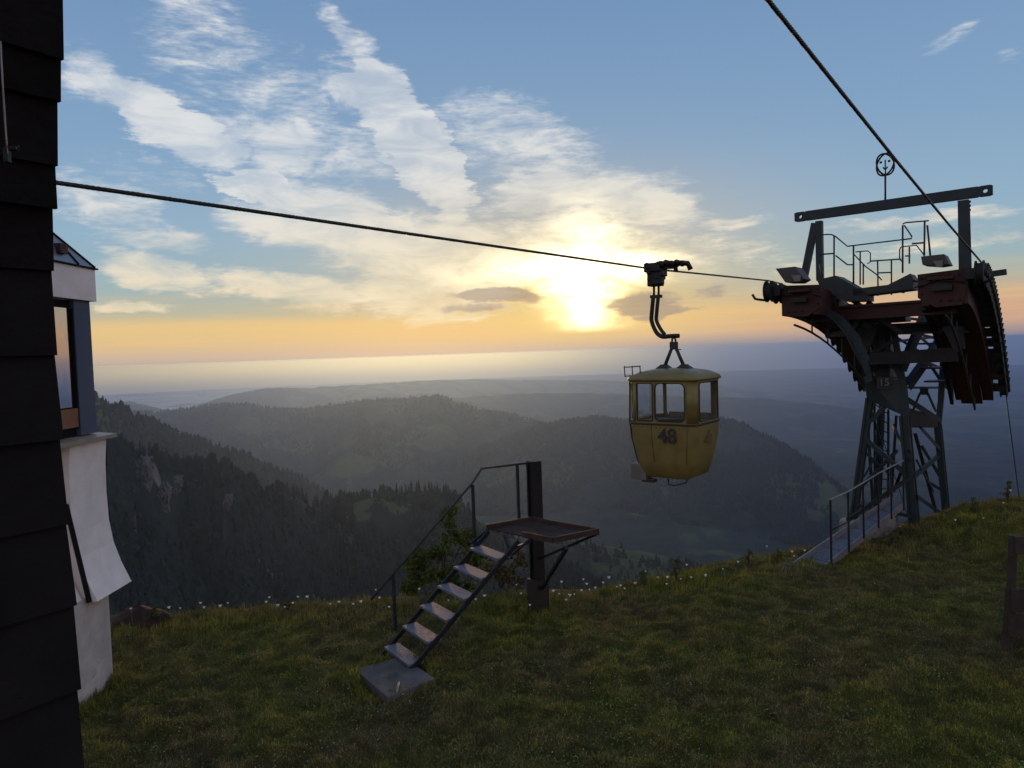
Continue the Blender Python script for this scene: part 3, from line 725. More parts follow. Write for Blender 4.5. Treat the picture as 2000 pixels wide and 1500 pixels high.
for i, (px, py) in enumerate(spots):
    e = empty('wildflower', (0, 0, 0), local=True)
    Dd = float(np.interp((px - 1000) / F * 14, [-12, 20], [0, 0])) + 13.4 if px < 1400 else 15.2
    # find the ground line under this pixel
    p = P(px, py, Dd)
    for _ in range(4):
        Dd = float(yc(p.x)) - [1.1, .2, .6, -.1, .4, .8, .05, .3, 1.4, .15][(i * 37) % 10]; p = P(px, py, Dd)
    gz = g(p.x, p.y); hh = max([.10, .22, .16, .34, .13][i % 5], min(0.55, p.z - gz))
    e.location = (p.x, p.y, gz)
    for src in (st_, hd_):
        if i == 0: c_ = src
        else: c_ = src.copy(); COL.objects.link(c_)
        c_.parent = e
        if src is hd_: c_.scale = ([1.4, 1.9, 1.1, 1.6][i % 4],) * 3; c_.location = (0, 0, hh)
        else: c_.scale = (1.6, 1.6, hh / 0.27)
    tag(e, 'small white wildflower on a thin stem ' + ('beside the earth mound near the house' if px < 420 else 'on the lawn edge left of the stairs' if px < 700 else 'behind the lower stairs' if px < 900 else 'between the stairs and the dark post' if px < 1060 else 'just right of the dark post' if px < 1230 else 'on the lawn edge below the gondola' if px < 1420 else 'near the foot of the ramp' if px < 1700 else 'on the lawn edge right of the pylon'), 'flower', 'white wildflowers along the lawn edge')

# ------------------------------------------------------------------ bushes
M_leaf = mat('broad_leaves', (0.08, 0.105, 0.024), 0.75, 0, 2.5, 0.45, 0, spec=0.2)
M_leaf2 = mat('reddish_leaves', (0.11, 0.10, 0.045), 0.75, 0, 2.5, 0.45, 0, spec=0.2)
def bush(name, label, cat, base, crowns, nleaf, size, m, seed, stems=6):
    r1 = np.random.default_rng(seed); base = Vector(base)
    e = empty(name, base); tag(e, label, cat)
    tk = MB(); lb = MB()
    cr = [(Vector(c), rad) for c, rad in crowns]
    mid = base + Vector((0, 0, (max(c.z for c, _ in cr) - base.z) * 0.3))
    tk.tube([base - Vector((0, 0, 0.1)), mid], 0.035, 7, r2=0.022); tk.build('trunk', M_bark, e)
    tips = []
    for c, rad in cr:
        p1 = mid.lerp(c, 0.5) + Vector(r1.normal(0, 0.05, 3)); lb.tube([mid, p1, c], 0.018, 6, r2=0.006)
        for _ in range(stems):
            d = Vector(r1.normal(0, 1, 3)).normalized(); t_ = c + d * rad * 0.9; lb.tube([p1.lerp(c, 0.6), c + d * rad * 0.45 + Vector((0, 0, 0.03)), t_], 0.007, 4, r2=0.002); tips.append((c, t_, rad))
    lb.build('limbs', M_bark, e)
    V = []; T = []
    for i in range(nleaf):
        c, t_, rad = tips[r1.integers(len(tips))]
        p = c.lerp(t_, r1.uniform(0.3, 1.1)) + Vector(r1.normal(0, rad * 0.16, 3))
        u = Vector(r1.normal(0, 1, 3)); u.normalize(); v = u.cross(Vector(r1.normal(0, 1, 3))).normalized(); s_ = size * r1.uniform(0.5, 1.4)
        o = len(V); n_ = u.cross(v) * s_ * 0.15
        V += [p - u * s_, p + v * s_ * 0.5 + n_, p + u * s_, p - v * s_ * 0.5 + n_]; T += [(o, o + 1, o + 2, o + 3)]
    b = np_mesh('foliage', np.array([tuple(Vector(q) - base) for q in V]), np.array(T), m, False); b.parent = e; b['kind'] = 'stuff'
    return e
def cpx(px, py, D_, r): return (P(px, py, D_), r)
bb_ = P(870, 1235, 15.6); bb_.z = g(bb_.x, bb_.y)
bush('leafy_bush', 'leafy green bush rising from the slope behind the metal stairs', 'bush', bb_,
     [cpx(880,1010,15.4,.22), cpx(860,1070,15.5,.3), cpx(905,1050,15.6,.28), cpx(815,1110,15.2,.28), cpx(870,1130,15.4,.32), cpx(930,1090,15.8,.28), cpx(800,1150,15.1,.2), cpx(905,1160,15.5,.3), cpx(850,1180,15.2,.3), cpx(835,1125,15.1,.22), cpx(815,1090,15.0,.2)], 17000, 0.036, M_leaf, 31, 10)
bb_ = P(980, 1230, 15.0); bb_.z = g(bb_.x, bb_.y)
bush('scrubby_bush', 'sparse brownish scrub between the stairs and the dark post', 'bush', bb_,
     [cpx(960,1110,15.0,.25), cpx(1000,1130,15.1,.3), cpx(975,1165,14.8,.25), cpx(1015,1090,15.3,.18)], 2200, 0.045, M_leaf2, 32, 9)
bb_ = P(1740, 1075, 16.4); bb_.z = g(bb_.x, bb_.y)
bush('low_bush', 'low green shrub growing against the concrete footing of the tower', 'bush', bb_,
     [cpx(1745,1050,16.3,.16), cpx(1725,1058,16.2,.12), cpx(1765,1040,16.4,.12)], 420, 0.035, M_leaf, 33, 6)
for k_, (px, py, hh, lab) in enumerate([(1320,1095,.35,'small dark weed clump standing up from the lawn edge below the gondola'),(1462,1085,.3,'thin dark weed at the lawn edge left of the ramp'),
                          (1968,960,.55,'tall leafy weed on the lawn edge at far right'),(1900,975,.35,'wispy weed on the lawn edge between tower and frame edge'),(1255,1125,.3,'low weed among white flowers right of the dark post'),
                          (560,1180,.2,'small green weed at the lawn edge left of the stairs'),(300,1185,.2,'low weed beside the brown mound near the house'),(1520,1080,.22,'short weed at the foot of the metal ramp')]):
    p = P(px, py, 14.5); Dd = float(yc(p.x)) + 0.1; p = P(px, py, Dd); b0 = Vector((p.x, p.y, g(p.x, p.y)))
    top = max(hh, p.z - b0.z)
    bush('weed', lab, 'plant', b0, [((b0.x, b0.y, b0.z + top * 0.95), .07), ((b0.x + .04, b0.y, b0.z + top * .7), .1), ((b0.x - .05, b0.y, b0.z + top * .45), .12)], 170, 0.022, M_leaf, 60 + k_, 5)
# brown mound by the house
mb = MB(); ctr = P(268, 1186, 13.0); zz = g(ctr.x, ctr.y); rings = []
for i in range(6):
    f = i / 5; rings.append([(ctr.x + math.cos(a) * 0.62 * math.cos(f * 1.5) * (0.85 + 0.3 * random.random()), ctr.y + math.sin(a) * 0.4 * math.cos(f * 1.5), zz - 0.08 + 0.36 * math.sin(f * 1.5) * (0.85 + 0.25 * random.random())) for a in [2 * math.pi * k / 18 for k in range(18)]])
mb.loft(rings); tag(mb.build('earth_mound', mat('brown_earth', (0.03, 0.017, 0.012), 0.95, 0, 8, 0.5, 0.8)), 'low mound of dark brown earth on the lawn edge beside the house', 'mound')
# stone by the ramp
mb = MB(); ctr = P(1536, 1116, 14.4); zz = g(ctr.x, ctr.y); rings = []
for i in range(5):
    f = i / 4; rings.append([(ctr.x + math.cos(a) * 0.16 * math.cos(f * 1.45) * (0.8 + 0.35 * random.random()), ctr.y + math.sin(a) * 0.14 * math.cos(f * 1.45), zz - 0.03 + 0.12 * math.sin(f * 1.5)) for a in [2 * math.pi * k / 11 for k in range(11)]])
mb.loft(rings); tag(mb.build('stone', M_rock), 'grey brown stone beside the foot of the metal ramp', 'stone')

def text_mesh(body, size, name, m, M, parent=None, ext=0.004, bold=0.0):
    cu = bpy.data.curves.new(name, 'FONT'); cu.body = body; cu.size = size; cu.align_x = 'CENTER'; cu.align_y = 'CENTER'; cu.extrude = ext; cu.offset = bold
    to = bpy.data.objects.new(name + '_src', cu); COL.objects.link(to)
    bpy.context.view_layer.update(); dg = bpy.context.evaluated_depsgraph_get()
    me = bpy.data.meshes.new_from_object(to.evaluated_get(dg)); bpy.data.objects.remove(to)
    me.name = name; me.materials.clear(); me.materials.append(m); me.transform(M)
    o = bpy.data.objects.new(name, me); COL.objects.link(o)
    if parent is not None:
        o.parent = parent; root = parent
        while root.parent is not None: root = root.parent
        if root.name not in LOCAL: me.transform(parent_inv(root))
    return o
# ------------------------------------------------------------------ ropeway frame of reference
GRIP = P(1272, 525, 12.0)
TL = P(1500, 548, 16.3)
ax = Vector((TL.x - GRIP.x, TL.y - GRIP.y, 0)).normalized()      # along the rope, away from the camera
bx = Vector((ax.y, -ax.x, 0))                                    # to the right
UZ = Vector((0, 0, 1))
def hit(px, py, p0, n):
    d = ray(px, py); return C0 + d * ((p0 - C0).dot(n) / d.dot(n))
def PB(px, py, k): return hit(px, py, TL + ax * k, ax)
def PS(px, py, lat): return hit(px, py, TL + bx * lat, bx)
TR = PB(1913, 508, 0)
GAUGE = (TR - TL).dot(bx)
print('gauge', GAUGE, 'TL', TL, 'TR', TR, 'ax', ax)
ENDR = PS(1962, 748, GAUGE); ENDL = PS(1688, 745, 0.0)
SR, DR = (ENDR - TR).dot(ax), TR.z - ENDR.z; SL, DL = (ENDL - TL).dot(ax), TL.z - ENDL.z
print('battery', SR, DR, SL, DL)
S_END = min(max(SR, 4.0), 9.0)
def rp(lat, s_, dz=0.0):
    left = lat < GAUGE / 2
    p = TL + ax * (s_ * (SL / S_END if left else 1)) + bx * lat; f = max(0, s_) / S_END
    return Vector((p.x, p.y, (TL.z - DL * f ** 2.0 if left else TR.z - DR * f ** 1.8) + dz))
def strand_rope(name, pts, label, rr_=0.017):
    # six strands laid round a core along a polyline
    P_ = [Vector(p) for p in pts]; seg = []; L = 0
    for a, b in zip(P_, P_[1:]):
        n = max(1, int((b - a).length / 0.035)); n = min(n, 500)
        for i in range(n): seg.append(a.lerp(b, i / n))
    seg.append(P_[-1]); mb = MB()
    for k in range(6):
        ln = []; L = 0
        for i, p in enumerate(seg):
            q = seg[min(i + 1, len(seg) - 1)] - seg[max(i - 1, 0)]; q.normalize()
            x = q.cross(UZ).normalized(); y = x.cross(q)
            if i: L += (p - seg[i - 1]).length
            an = 2 * math.pi * (k / 6 + L / 0.24); ln.append(p + (x * math.cos(an) + y * math.sin(an)) * rr_ * 0.58)
        mb.tube(ln, rr_ * 0.46, 5)
    o = mb.build(name, M_rope); return tag(o, label, 'cable')
Lstart = hit(112, 357, TL, bx); Ldir = (Lstart - GRIP).normalized()
strand_rope('haul_rope', [GRIP + Ldir * 15.5, GRIP + Vector((0, 0, 0)), rp(0, 0)] + [rp(0, S_END * i / 12) for i in range(1, 13)],
            'thick greasy steel cable carrying the gondola and running to the left arm of the pylon')
Rnear = hit(1500, 0, TR, bx); Rd = (Rnear - TR).normalized()
strand_rope('haul_rope', [TR + Rd * ((Rnear - TR).length + 4.5), Rnear, TR.lerp(Rnear, .66) - UZ * .03, TR.lerp(Rnear, .33) - UZ * .03, TR] + [rp(GAUGE, S_END * i / 12) for i in range(1, 13)],
            'empty steel cable sweeping down from the upper right over the right arm of the pylon')
far = hit(1992, 985, TR, bx); fd = far - rp(GAUGE, S_END)
for lat, lab in ((GAUGE, 'thin steel cable hanging steeply into the valley beyond the right end of the pylon'), (0, 'thin steel cable dropping into the valley behind the pylon legs')):
    e0 = rp(lat, S_END); tb = MB().tube([e0 + fd * f for f in (0, .35, .7, 1, 1.6, 2.6)], 0.012, 6)
    tag(tb.build('descending_cable', M_steel), lab, 'cable')

# ------------------------------------------------------------------ pylon
tc_ = TL + ax * 3.6 + bx * (GAUGE / 2); tc_.z = g(tc_.x, tc_.y)
TW = tag(empty('cableway_pylon', tc_), 'tall dark green lattice pylon with red cross arms carrying both cables', 'pylon')
nodes = dict(
 Lb=P(1660,1012,17.9), Lk=P(1700,778,17.8), Lw=P(1694,742,17.8), Lt=P(1672,640,17.9),
 Fb=P(1796,1072,17.1), Fk=P(1768,812,17.4), Fw=P(1762,740,17.5), Ft=P(1745,640,17.6),
 Rb=P(1857,1034,18.3), Rk=P(1833,830,18.3), Rw=P(1838,778,18.4), Rt=P(1843,690,18.5),
 Bb=P(1712,1000,19.3), Bk=P(1722,800,19.0), Bt=P(1730,640,19.0))
N = nodes
for a, b, c, wd in (('Lb','Lk','Lw',.14), ('Fb','Fk','Fw',.19), ('Rb','Rk','Rw',.14), ('Bb','Bk','Bt',.13)):
    leg = MB().lsec(N[a] - UZ * 0.7, N[b], wd, 0.05).bar(N[a] - UZ * 0.7, N[b], wd * .7)
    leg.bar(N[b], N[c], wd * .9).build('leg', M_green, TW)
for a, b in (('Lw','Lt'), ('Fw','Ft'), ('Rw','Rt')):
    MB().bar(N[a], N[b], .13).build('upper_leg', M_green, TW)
# footings
for k_, wz in (('Lb', .4), ('Fb', .5), ('Rb', .5), ('Bb', .4)):
    c = N[k_]; MB().box((c.x, c.y, c.z - .58), (wz, wz, 1.1), 0.9).build('footing', M_concrete, TW, bevel=0.02)
mb = MB(); a1 = N['Fb'] - UZ * .02; a2 = N['Rb'] - UZ * .05; a0 = N['Lb'] - UZ * .1
mb.prism([P(1700,1040,17.7), P(1850,1012,18.0), P(1858,1090,18.0), P(1700,1120,17.7)], ax * 0.35); mb.build('footing_wall', M_concrete, TW, bevel=.01)
mb = MB().prism([P(1655,1062,16.6), P(1752,1003,17.4), P(1752,1110,17.4), P(1655,1110,16.6)], bx.cross(UZ) * -0.25 + bx * .02); mb.build('footing_wall', M_concrete, TW)
def brace(p, q, wd=.07): MB().lsec(p, q, wd, .016).build('brace', M_green, TW)
def NL(a, b, f): return N[a].lerp(N[b], f)
for p, q, wd in [
  (P(1690,857,17.8), P(1765,922,17.2), .08), (P(1692,830,17.8), P(1730,793,17.6), .08), (P(1783,932,17.2), P(1833,890,18.3), .07), (P(1796,836,17.5), P(1834,878,18.3), .08),
  (P(1787,847,18.9), P(1835,1028,18.9), .09), (P(1695,840,18.9), P(1704,985,19.2), .07), (P(1750,812,18.8), P(1740,980,19.2), .06),
  (P(1790,970,17.2), P(1857,1018,18.3), .07), (P(1665,985,17.9), P(1790,1010,17.1), .06), (P(1672,960,17.9), P(1752,880,19.0), .05),
  (P(1770,757,17.5), P(1848,648,18.4), .16), (P(1760,724,17.5), P(1812,600,17.6), .15), (P(1697,740,17.7), P(1738,610,17.6), .10), (P(1708,640,17.8), P(1760,738,17.5), .10),
  (P(1843,758,18.4), P(1866,706,18.6), .09), (P(1836,742,18.4), P(1812,706,18.6), .06), (P(1772,757,17.6), P(1836,757,18.4), .035), (P(1798,768,18.0), P(1785,800,17.8), .05), (P(1810,768,18.0), P(1826,803,18.2), .06),
  (P(1768,780,17.5), P(1833,822,18.3), .12), (P(1740,640,17.7), P(1840,664,18.4), .05), (P(1740,668,17.7), P(1850,655,18.4), .04), (P(1735,650,17.8), P(1800,690,18.2), .05), (P(1760,620,17.7), P(1850,632,18.4), .05), (P(1800,640,18.0), P(1848,618,18.4),.05)]:
    brace(p, q, wd)
for p, q, wd in [(P(1700,800,17.8), P(1722,870,18.8), .05), (P(1684,880,17.8), P(1740,930,19.1), .05), (P(1722,870,18.8), P(1690,930,17.9), .05), (P(1745,830,18.9), P(1776,900,17.2), .05), (P(1776,880,17.2), P(1745,960,19.1), .05),
  (P(1800,870,18.6), P(1836,930,18.3), .05), (P(1812,940,18.8), P(1845,960,18.3), .045), (P(1790,900,17.2), P(1822,960,18.7), .05), (P(1700,690,17.7), P(1756,660,17.5), .07), (P(1756,700,17.5), P(1706,664,17.7), .07),
  (P(1768,690,17.7), P(1838,720,18.4), .05), (P(1775,640,17.8), P(1842,700,18.5), .06), (P(1690,655,17.8), P(1745,720,17.5), .06), (P(1660,612,17.6), P(1740,650,17.6), .08), (P(1745,610,17.6), P(1700,650,17.8), .08)]:
    brace(p, q, wd)
# solid plates
MB().prism([P(1697,737,17.6), P(1768,742,17.45), P(1768,812,17.4), P(1752,806,17.4), P(1700,783,17.65)], ax * .03).build('gusset_plate', M_green, TW)
MB().prism([P(1770,796,17.5), P(1832,816,18.2), P(1832,834,18.2), P(1772,834,17.5)], ax * .3).build('gusset_plate', M_steel, TW)
MB().prism([P(1797,757,18.0), P(1813,757,18.1), P(1813,771,18.1), P(1797,771,18.0)], ax * .06).build('gusset_plate', M_green, TW)
mb = MB().prism([P(1700,640,18.2), P(1745,640,18.0), P(1742,735,17.8), P(1712,735,17.9)], ax * .5); mb.build('machinery_box', M_steel, TW, bevel=.02)
# number
fn = (-ax * .9 + bx * .2).normalized(); c = P(1727, 747, 17.35); rt_ = fn.cross(UZ) * -1
M4 = Matrix(((rt_.x, 0, fn.x, c.x), (rt_.y, 0, fn.y, c.y), (rt_.z, 1, fn.z, c.z), (0, 0, 0, 1)))
sgn = MB().prism([P(1712,736,17.4), P(1744,736,17.4), P(1744,760,17.4), P(1712,760,17.4)], ax * .01).build('number_plate', mat('plate_paint', (0.02, 0.024, 0.03), .6), TW)
text_mesh('15', 0.23, 'number', mat('number_paint', (0.11, 0.14, 0.19), .7), M4, sgn, .003, .004)
# ladder
ra, rb_ = P(1708,778,18.3), P(1709,982,18.8); sa, sb = P(1735,800,18.2), P(1735,982,18.7)
ld = MB().bar(ra, rb_, .05).bar(sa, sb, .05).build('ladder', M_green, TW)
for i in range(10):
    f = (i + .5) / 10; MB().tube([ra.lerp(rb_, f), sa.lerp(sb, f)], .014, 6).build('rung', M_green, ld)
# cross arms
for s_, dz, h_ in ((0.9, -.66, .32), (1.9, -.72, .26)):
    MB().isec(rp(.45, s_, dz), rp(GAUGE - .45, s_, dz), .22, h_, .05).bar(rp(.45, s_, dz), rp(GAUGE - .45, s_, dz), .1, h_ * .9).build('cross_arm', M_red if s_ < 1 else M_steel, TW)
# curved girders, sheaves, guards for both sides
def path_plate(name, lat, inner, l0, l1, zt, zb, m, s0=0.15, s1=None, n=14, taper=0.0):
    s1 = s1 or S_END - .25; mb = MB(); rings = []
    for i in range(n + 1):
        s_ = s0 + (s1 - s0) * i / n; k = 1 - taper * (i / n) ** 1.5
        rings.append([rp(lat, s_, z_) + bx * inner * l_ for l_, z_ in ((l0, zt), (l1, zt), (l1, zt + (zb - zt) * k), (l0, zt + (zb - zt) * k))])
    if inner < 0: rings = [r_[::-1] for r_ in rings]
    mb.loft(rings, smooth=False); return mb.build(name, m, TW)
shv = MB(); 
for r_, x0, x1 in ((.235, -.075, -.05), (.235, .05, .075), (.19, -.05, .05), (.06, -.12, .12)):
    rg = [[Vector((xx, r_ * math.cos(2 * math.pi * k / 18), r_ * math.sin(2 * math.pi * k / 18))) for k in range(18)] for xx in (x0, x1)]; shv.loft(rg)
sh0 = None; yaw = math.atan2(bx.y, bx.x); nsh = 15
for lat, inn in ((0, 1), (GAUGE, -1)):
    shb = MB()
    path_plate('girder', lat, inn, .20, .42, -.20, -.78, M_red, taper=.25); path_plate('girder', lat, inn, .86, .98, -.20, -.78, M_red, taper=.25)
    path_plate('girder_cover', lat, inn, .421, .859, -.24, -.30, M_red, s0=0.0); path_plate('girder_cover', lat, inn, .421, .859, -.66, -.72, M_red)
    path_plate('girder_cover', lat, inn, 1.02, 1.10, -.35, -.75, M_steel, s0=.8)
    MB().prism([rp(lat, .14) + bx * inn * l_ + UZ * z_ for l_, z_ in ((.26, -.12), (1.05, -.16), (1.05, -.62), (.75, -.82), (.30, -.80), (.22, -.5))], ax * .03).build('end_plate', M_red, TW)
    for l_, z_ in ((.34, -.22), (.5, -.22), (.66, -.22), (.82, -.22), (.98, -.24), (.98, -.4), (.98, -.55), (.34, -.7), (.5, -.7), (.66, -.7)):
        bl = rp(lat, .11) + bx * inn * l_ + UZ * z_; shb.tube([bl, bl - ax * .03], .022, 6)
    shb.box(rp(lat, .05) + bx * inn * .62 + UZ * -.46, (.34, .12, .10), yaw).tube([rp(lat, .06) + bx * inn * .25 + UZ * -.38, rp(lat, .04) + bx * inn * .7 + UZ * -.30, rp(lat, .08) + bx * inn * 1.1 + UZ * -.42], .014, 5)
    shb.build('bolts', M_steel, TW)
    for i in range(nsh):
        s_ = .05 + (S_END - .2) * i / (nsh - 1); c = rp(lat, s_, -.235)
        if sh0 is None: sh0 = shv.build('sheave', M_rubber); src = sh0
        else: src = sh0.copy(); COL.objects.link(src)
        src.parent = TW; src.location = c - TW.location; src.rotation_euler = (0, 0, yaw)
        MB().bar(c + bx * inn * .08, c + bx * inn * .24, .12, .2).build('axle_bracket', M_steel, TW)
    # rope catcher fins outside the sheaves
    mb = MB()
    for i in range(26):
        s_ = .2 + (S_END - .4) * i / 25; c = rp(lat, s_, -.12) - bx * inn * .09
        mb.bar(c - UZ * .12, c + UZ * .08 - bx * inn * .03, .03, .05)
    mb.tube([rp(lat, S_END * i / 14, -.2) - bx * inn * .09 for i in range(15)], .03, 6).build('rope_catcher', M_green, TW)
    # inner catwalk beside the girder, stepped down
    for i in range(9):
        s_ = .6 + (S_END - 1.4) * i / 8; c = rp(lat, s_, -.62) + bx * inn * 1.32
        if s_ > 1.4: MB().box(c, (.42, .62, .04), yaw).build('catwalk_plate', M_steel, TW)
    # guard tube under the arc
    off = -.35 if inn > 0 else .2
    tb = MB(); q = [rp(lat, S_END * f, -1.0 - .25 * math.sin(f * 3.1)) + bx * inn * (.55) for f in [i / 13.5 for i in range(13)]]
    tb.tube(q, .025, 6); q2 = [rp(lat, S_END * f, -.8) + bx * inn * (.55) for f in [i / 13.5 for i in range(13)]]
    for i in range(2, 13, 2): tb.bar(q[i], q2[i], .03)
    tb.build('guard_rail', M_green, TW)
    # end hook and box
    h0 = rp(lat, -.12, -.42) - bx * inn * .1
    MB().tube([h0 + ax * .3, h0, h0 - ax * .1 - bx * inn * .08 + UZ * .02, h0 - bx * inn * .14 - ax * .1 + UZ * .12], .028, 7).build('rope_hook', M_steel, TW)
# pale boxes above arm ends
for poly in ([(1522,526),(1560,522),(1578,546),(1566,553),(1541,553)], [(1803,503),(1848,498),(1858,518),(1838,521),(1806,519)]):
    pr = MB().prism([PB(x, y, .05) for x, y in poly], ax * .5).build('hood_box', mat('hood_paint', (.05, .045, .045), .6), TW, bevel=.01)
    cx_ = sum(x for x, _ in poly) / 5 + 2; cy_ = sum(y for _, y in poly) / 5 + 2
    MB().prism([PB(cx_ - 10, cy_ - 4, -.22), PB(cx_ + 9, cy_ - 5, -.22), PB(cx_ + 8, cy_ + 7, -.22), PB(cx_ - 3, cy_ + 8, -.22)], ax * .03).build('lamp_glass', M_lampglass, pr)
# arm sides under the left arm sweeping to the waist (curved frame)
for dk, wd in ((1.0, .11), (2.6, .13)):
    pts_ = [PB(x, y, dk) for x, y in ((1575,602),(1612,608),(1645,628),(1672,662),(1690,705),(1697,745))]
    mb = MB()
    for a, b in zip(pts_, pts_[1:]): mb.bar(a, b + (b - a) * .03, wd, wd * 1.6)
    mb.build('curved_frame', M_green, TW)
mb = MB(); c1 = [PB(x, y, .8) for x, y in ((1600,608),(1625,622),(1650,650),(1672,692),(1690,735))]
mb.tube(c1, .022, 6)
for (x, y), (x2, y2) in (((1625,622),(1640,618)), ((1650,650),(1666,645)), ((1672,692),(1684,688))): mb.bar(PB(x, y, .8), PB(x2, y2, .8), .025)
mb.build('guard_rail', M_steel, TW)
# frames below the right arm
for poly, th, mm in (([(1700,602),(1788,588),(1800,612),(1700,632)], .3, M_steel), ([(1800,585),(1882,590),(1880,640),(1850,650),(1815,615)], .35, M_steel), ([(1700,690),(1868,678),(1872,706),(1700,712)], .2, M_steel), ([(1600,590),(1700,596),(1712,650),(1690,700),(1668,640)], .12, M_steel)):
    MB().prism([PB(x, y, 2.4) for x, y in poly], ax * th).build('web_plate', mm, TW)
MB().prism([PB(x, y, SR - .7) for x, y in [(1862,690),(1905,700),(1945,690),(1952,738),(1915,739),(1862,722),(1836,712)]], ax * .12).build('end_plate', M_red, TW)
MB().prism([PB(x, y, 3.2) for x, y in [(1716,600),(1770,600),(1775,628),(1716,632)]], ax * .6).build('machinery_box', M_steel, TW)
MB().prism([PB(x, y, 2.0) for x, y in [(1820,600),(1878,600),(1884,680),(1868,690),(1850,655)]], ax * .3).build('web_plate', M_steel, TW)
for a_, b_ in (((1600,575),(1700,640)), ((1640,570),(1760,650)), ((1700,590),(1660,660)), ((1880,560),(1840,650))):
    MB().bar(PB(*a_, 1.7), PB(*b_, 2.0), .1).build('brace', M_steel, TW)
# portal on top
KP = 2.2
bA, bB = PB(1553, 425, KP), PB(1939, 371, KP); dirb = (bB - bA).normalized()
mb = MB(); hh = .21
def portal_beam():
    L = (bB - bA).length; u = dirb; v = ax.cross(u).normalized(); v = v if v.z > 0 else -v
    me = MB(); rects = [(0, 0.10)]
    # plate beam with round holes at both ends: built as ring panels
    def holed(o, w_, h_, r_):
        n = 20; inn_ = [o + u * (w_ / 2 + r_ * math.cos(2 * math.pi * k / n)) + v * (r_ * math.sin(2 * math.pi * k / n)) for k in range(n)]
        out_ = []
        for k in range(n):
            c_, s_ = math.cos(2 * math.pi * k / n), math.sin(2 * math.pi * k / n); t_ = min((w_ / 2) / max(abs(c_), 1e-6), (h_ / 2) / max(abs(s_), 1e-6))
            out_.append(o + u * (w_ / 2 + t_ * c_) + v * (t_ * s_))
        vs = [p - ax * .06 for p in out_ + inn_] + [p + ax * .06 for p in out_ + inn_]; fs = []
        for k in range(n):
            j = (k + 1) % n
            fs += [(k, j, n + j, n + k), (2 * n + k, 3 * n + k, 3 * n + j, 2 * n + j), (k, 2 * n + k, 2 * n + j, j), (n + k, n + j, 3 * n + j, 3 * n + k)]
        me.add(vs, fs)
    holed(bA, .26, .22, .045); holed(bB - u * .26, .26, .22, .045)
    me.bar(bA + u * .26, bB - u * .26, .22, .12, up=ax); return me
portal_beam().build('portal_beam', M_green, TW)
for pts_, wd in (([(1600,432),(1602,548)], .15), ([(1592,436),(1570,545)], .15), ([(1882,392),(1884,525)], .2), ([(1889,392),(1893,525)], .09)):
    a, b = PB(*pts_[0], KP), PB(*pts_[1], KP); MB().bar(a, b, wd, wd).build('portal_post', M_green, TW)
mb = MB()
for px in (1873, 1894):
    for py in (394, 402, 410): c = PB(px, py, KP); mb.box(c, (.04, .04, .04), yaw)
mb.build('bolts', M_steel, TW)
# mast with emblem
m0, m1 = PB(1729, 392, KP), PB(1729, 342, KP); mast = MB().tube([m0, m1], .022, 7).build('mast', M_steel, TW)
ec = PB(1729, 321, KP); mb = MB()
for a0_ in (0.35, -0.35):
    mb.tube([ec + (bx * math.cos(a0_) + UZ * math.sin(a0_)) * .17 * math.cos(t_) + (UZ * math.cos(a0_) - bx * math.sin(a0_)) * .25 * math.sin(t_) for t_ in [2 * math.pi * k / 28 for k in range(28)]], .02, 6, closed=True)
mb.tube([ec - UZ * .24, ec + UZ * .10], .016, 6).tube([ec - UZ * .06 - bx * .05, ec - UZ * .12, ec - UZ * .06 + bx * .05], .018, 6)
for q_ in (-.09, .08): mb.box(ec + bx * q_ + UZ * .06, (.05, .02, .045), yaw)
mb.build('emblem', M_steel, mast)
# top platform and railings
for poly, th in (([(1604,548),(1640,540),(1700,574),(1700,588),(1660,590),(1612,566)], .7), ([(1672,566),(1790,552),(1790,566),(1676,580)], .7), ([(1735,560),(1783,536),(1790,548),(1760,572)], .6)):
    MB().prism([PB(x, y, 1.6) for x, y in poly], ax * th).build('catwalk_plate', mat('walk_paint', (.018, .024, .028), .6), TW)
def railing(pls, r_=.02, k=1.3):
    mb = MB()
    for pl in pls: mb.tube([PB(x, y, k) for x, y in pl], r_ if len(pl) == 2 else r_ * .8, 6)
    return mb.build('railing', M_green, TW)
railing([[(1600,460),(1612,458),(1624,458),(1632,462),(1655,481),(1763,468)], [(1601,497),(1628,495)], [(1632,499),(1655,517),(1668,517)], [(1629,460),(1629,540)], [(1667,481),(1667,556)], [(1763,440),(1763,533)], [(1763,438),(1768,435),(1814,431)], [(1806,432),(1805,500)], [(1766,440),(1781,462),(1780,466),(1763,468)], [(1781,476),(1805,474)], [(1601,515),(1606,540)],[(1811,440),(1817,500)]])
railing([[(1671,492),(1695,490),(1700,494),(1700,512),(1694,515)], [(1680,492),(1680,556)], [(1686,515),(1686,556)], [(1668,497),(1690,520),(1712,536),(1722,547)], [(1714,508),(1715,578)], [(1741,506),(1741,576)], [(1700,510),(1760,506)], [(1715,533),(1741,532)]], .018, 2.0)
railing([[(1760,482),(1757,488),(1757,506),(1762,511)], [(1760,482),(1790,479),(1804,497)], [(1776,482),(1776,515)], [(1768,500),(1778,500)]], .018, 2.0)
# end piece on the right
a, b = PB(1930, 536, 2.6), PB(1966, 531, 2.6); MB().bar(a, b, .12, .14, up=ax).build('side_arm', M_green, TW)

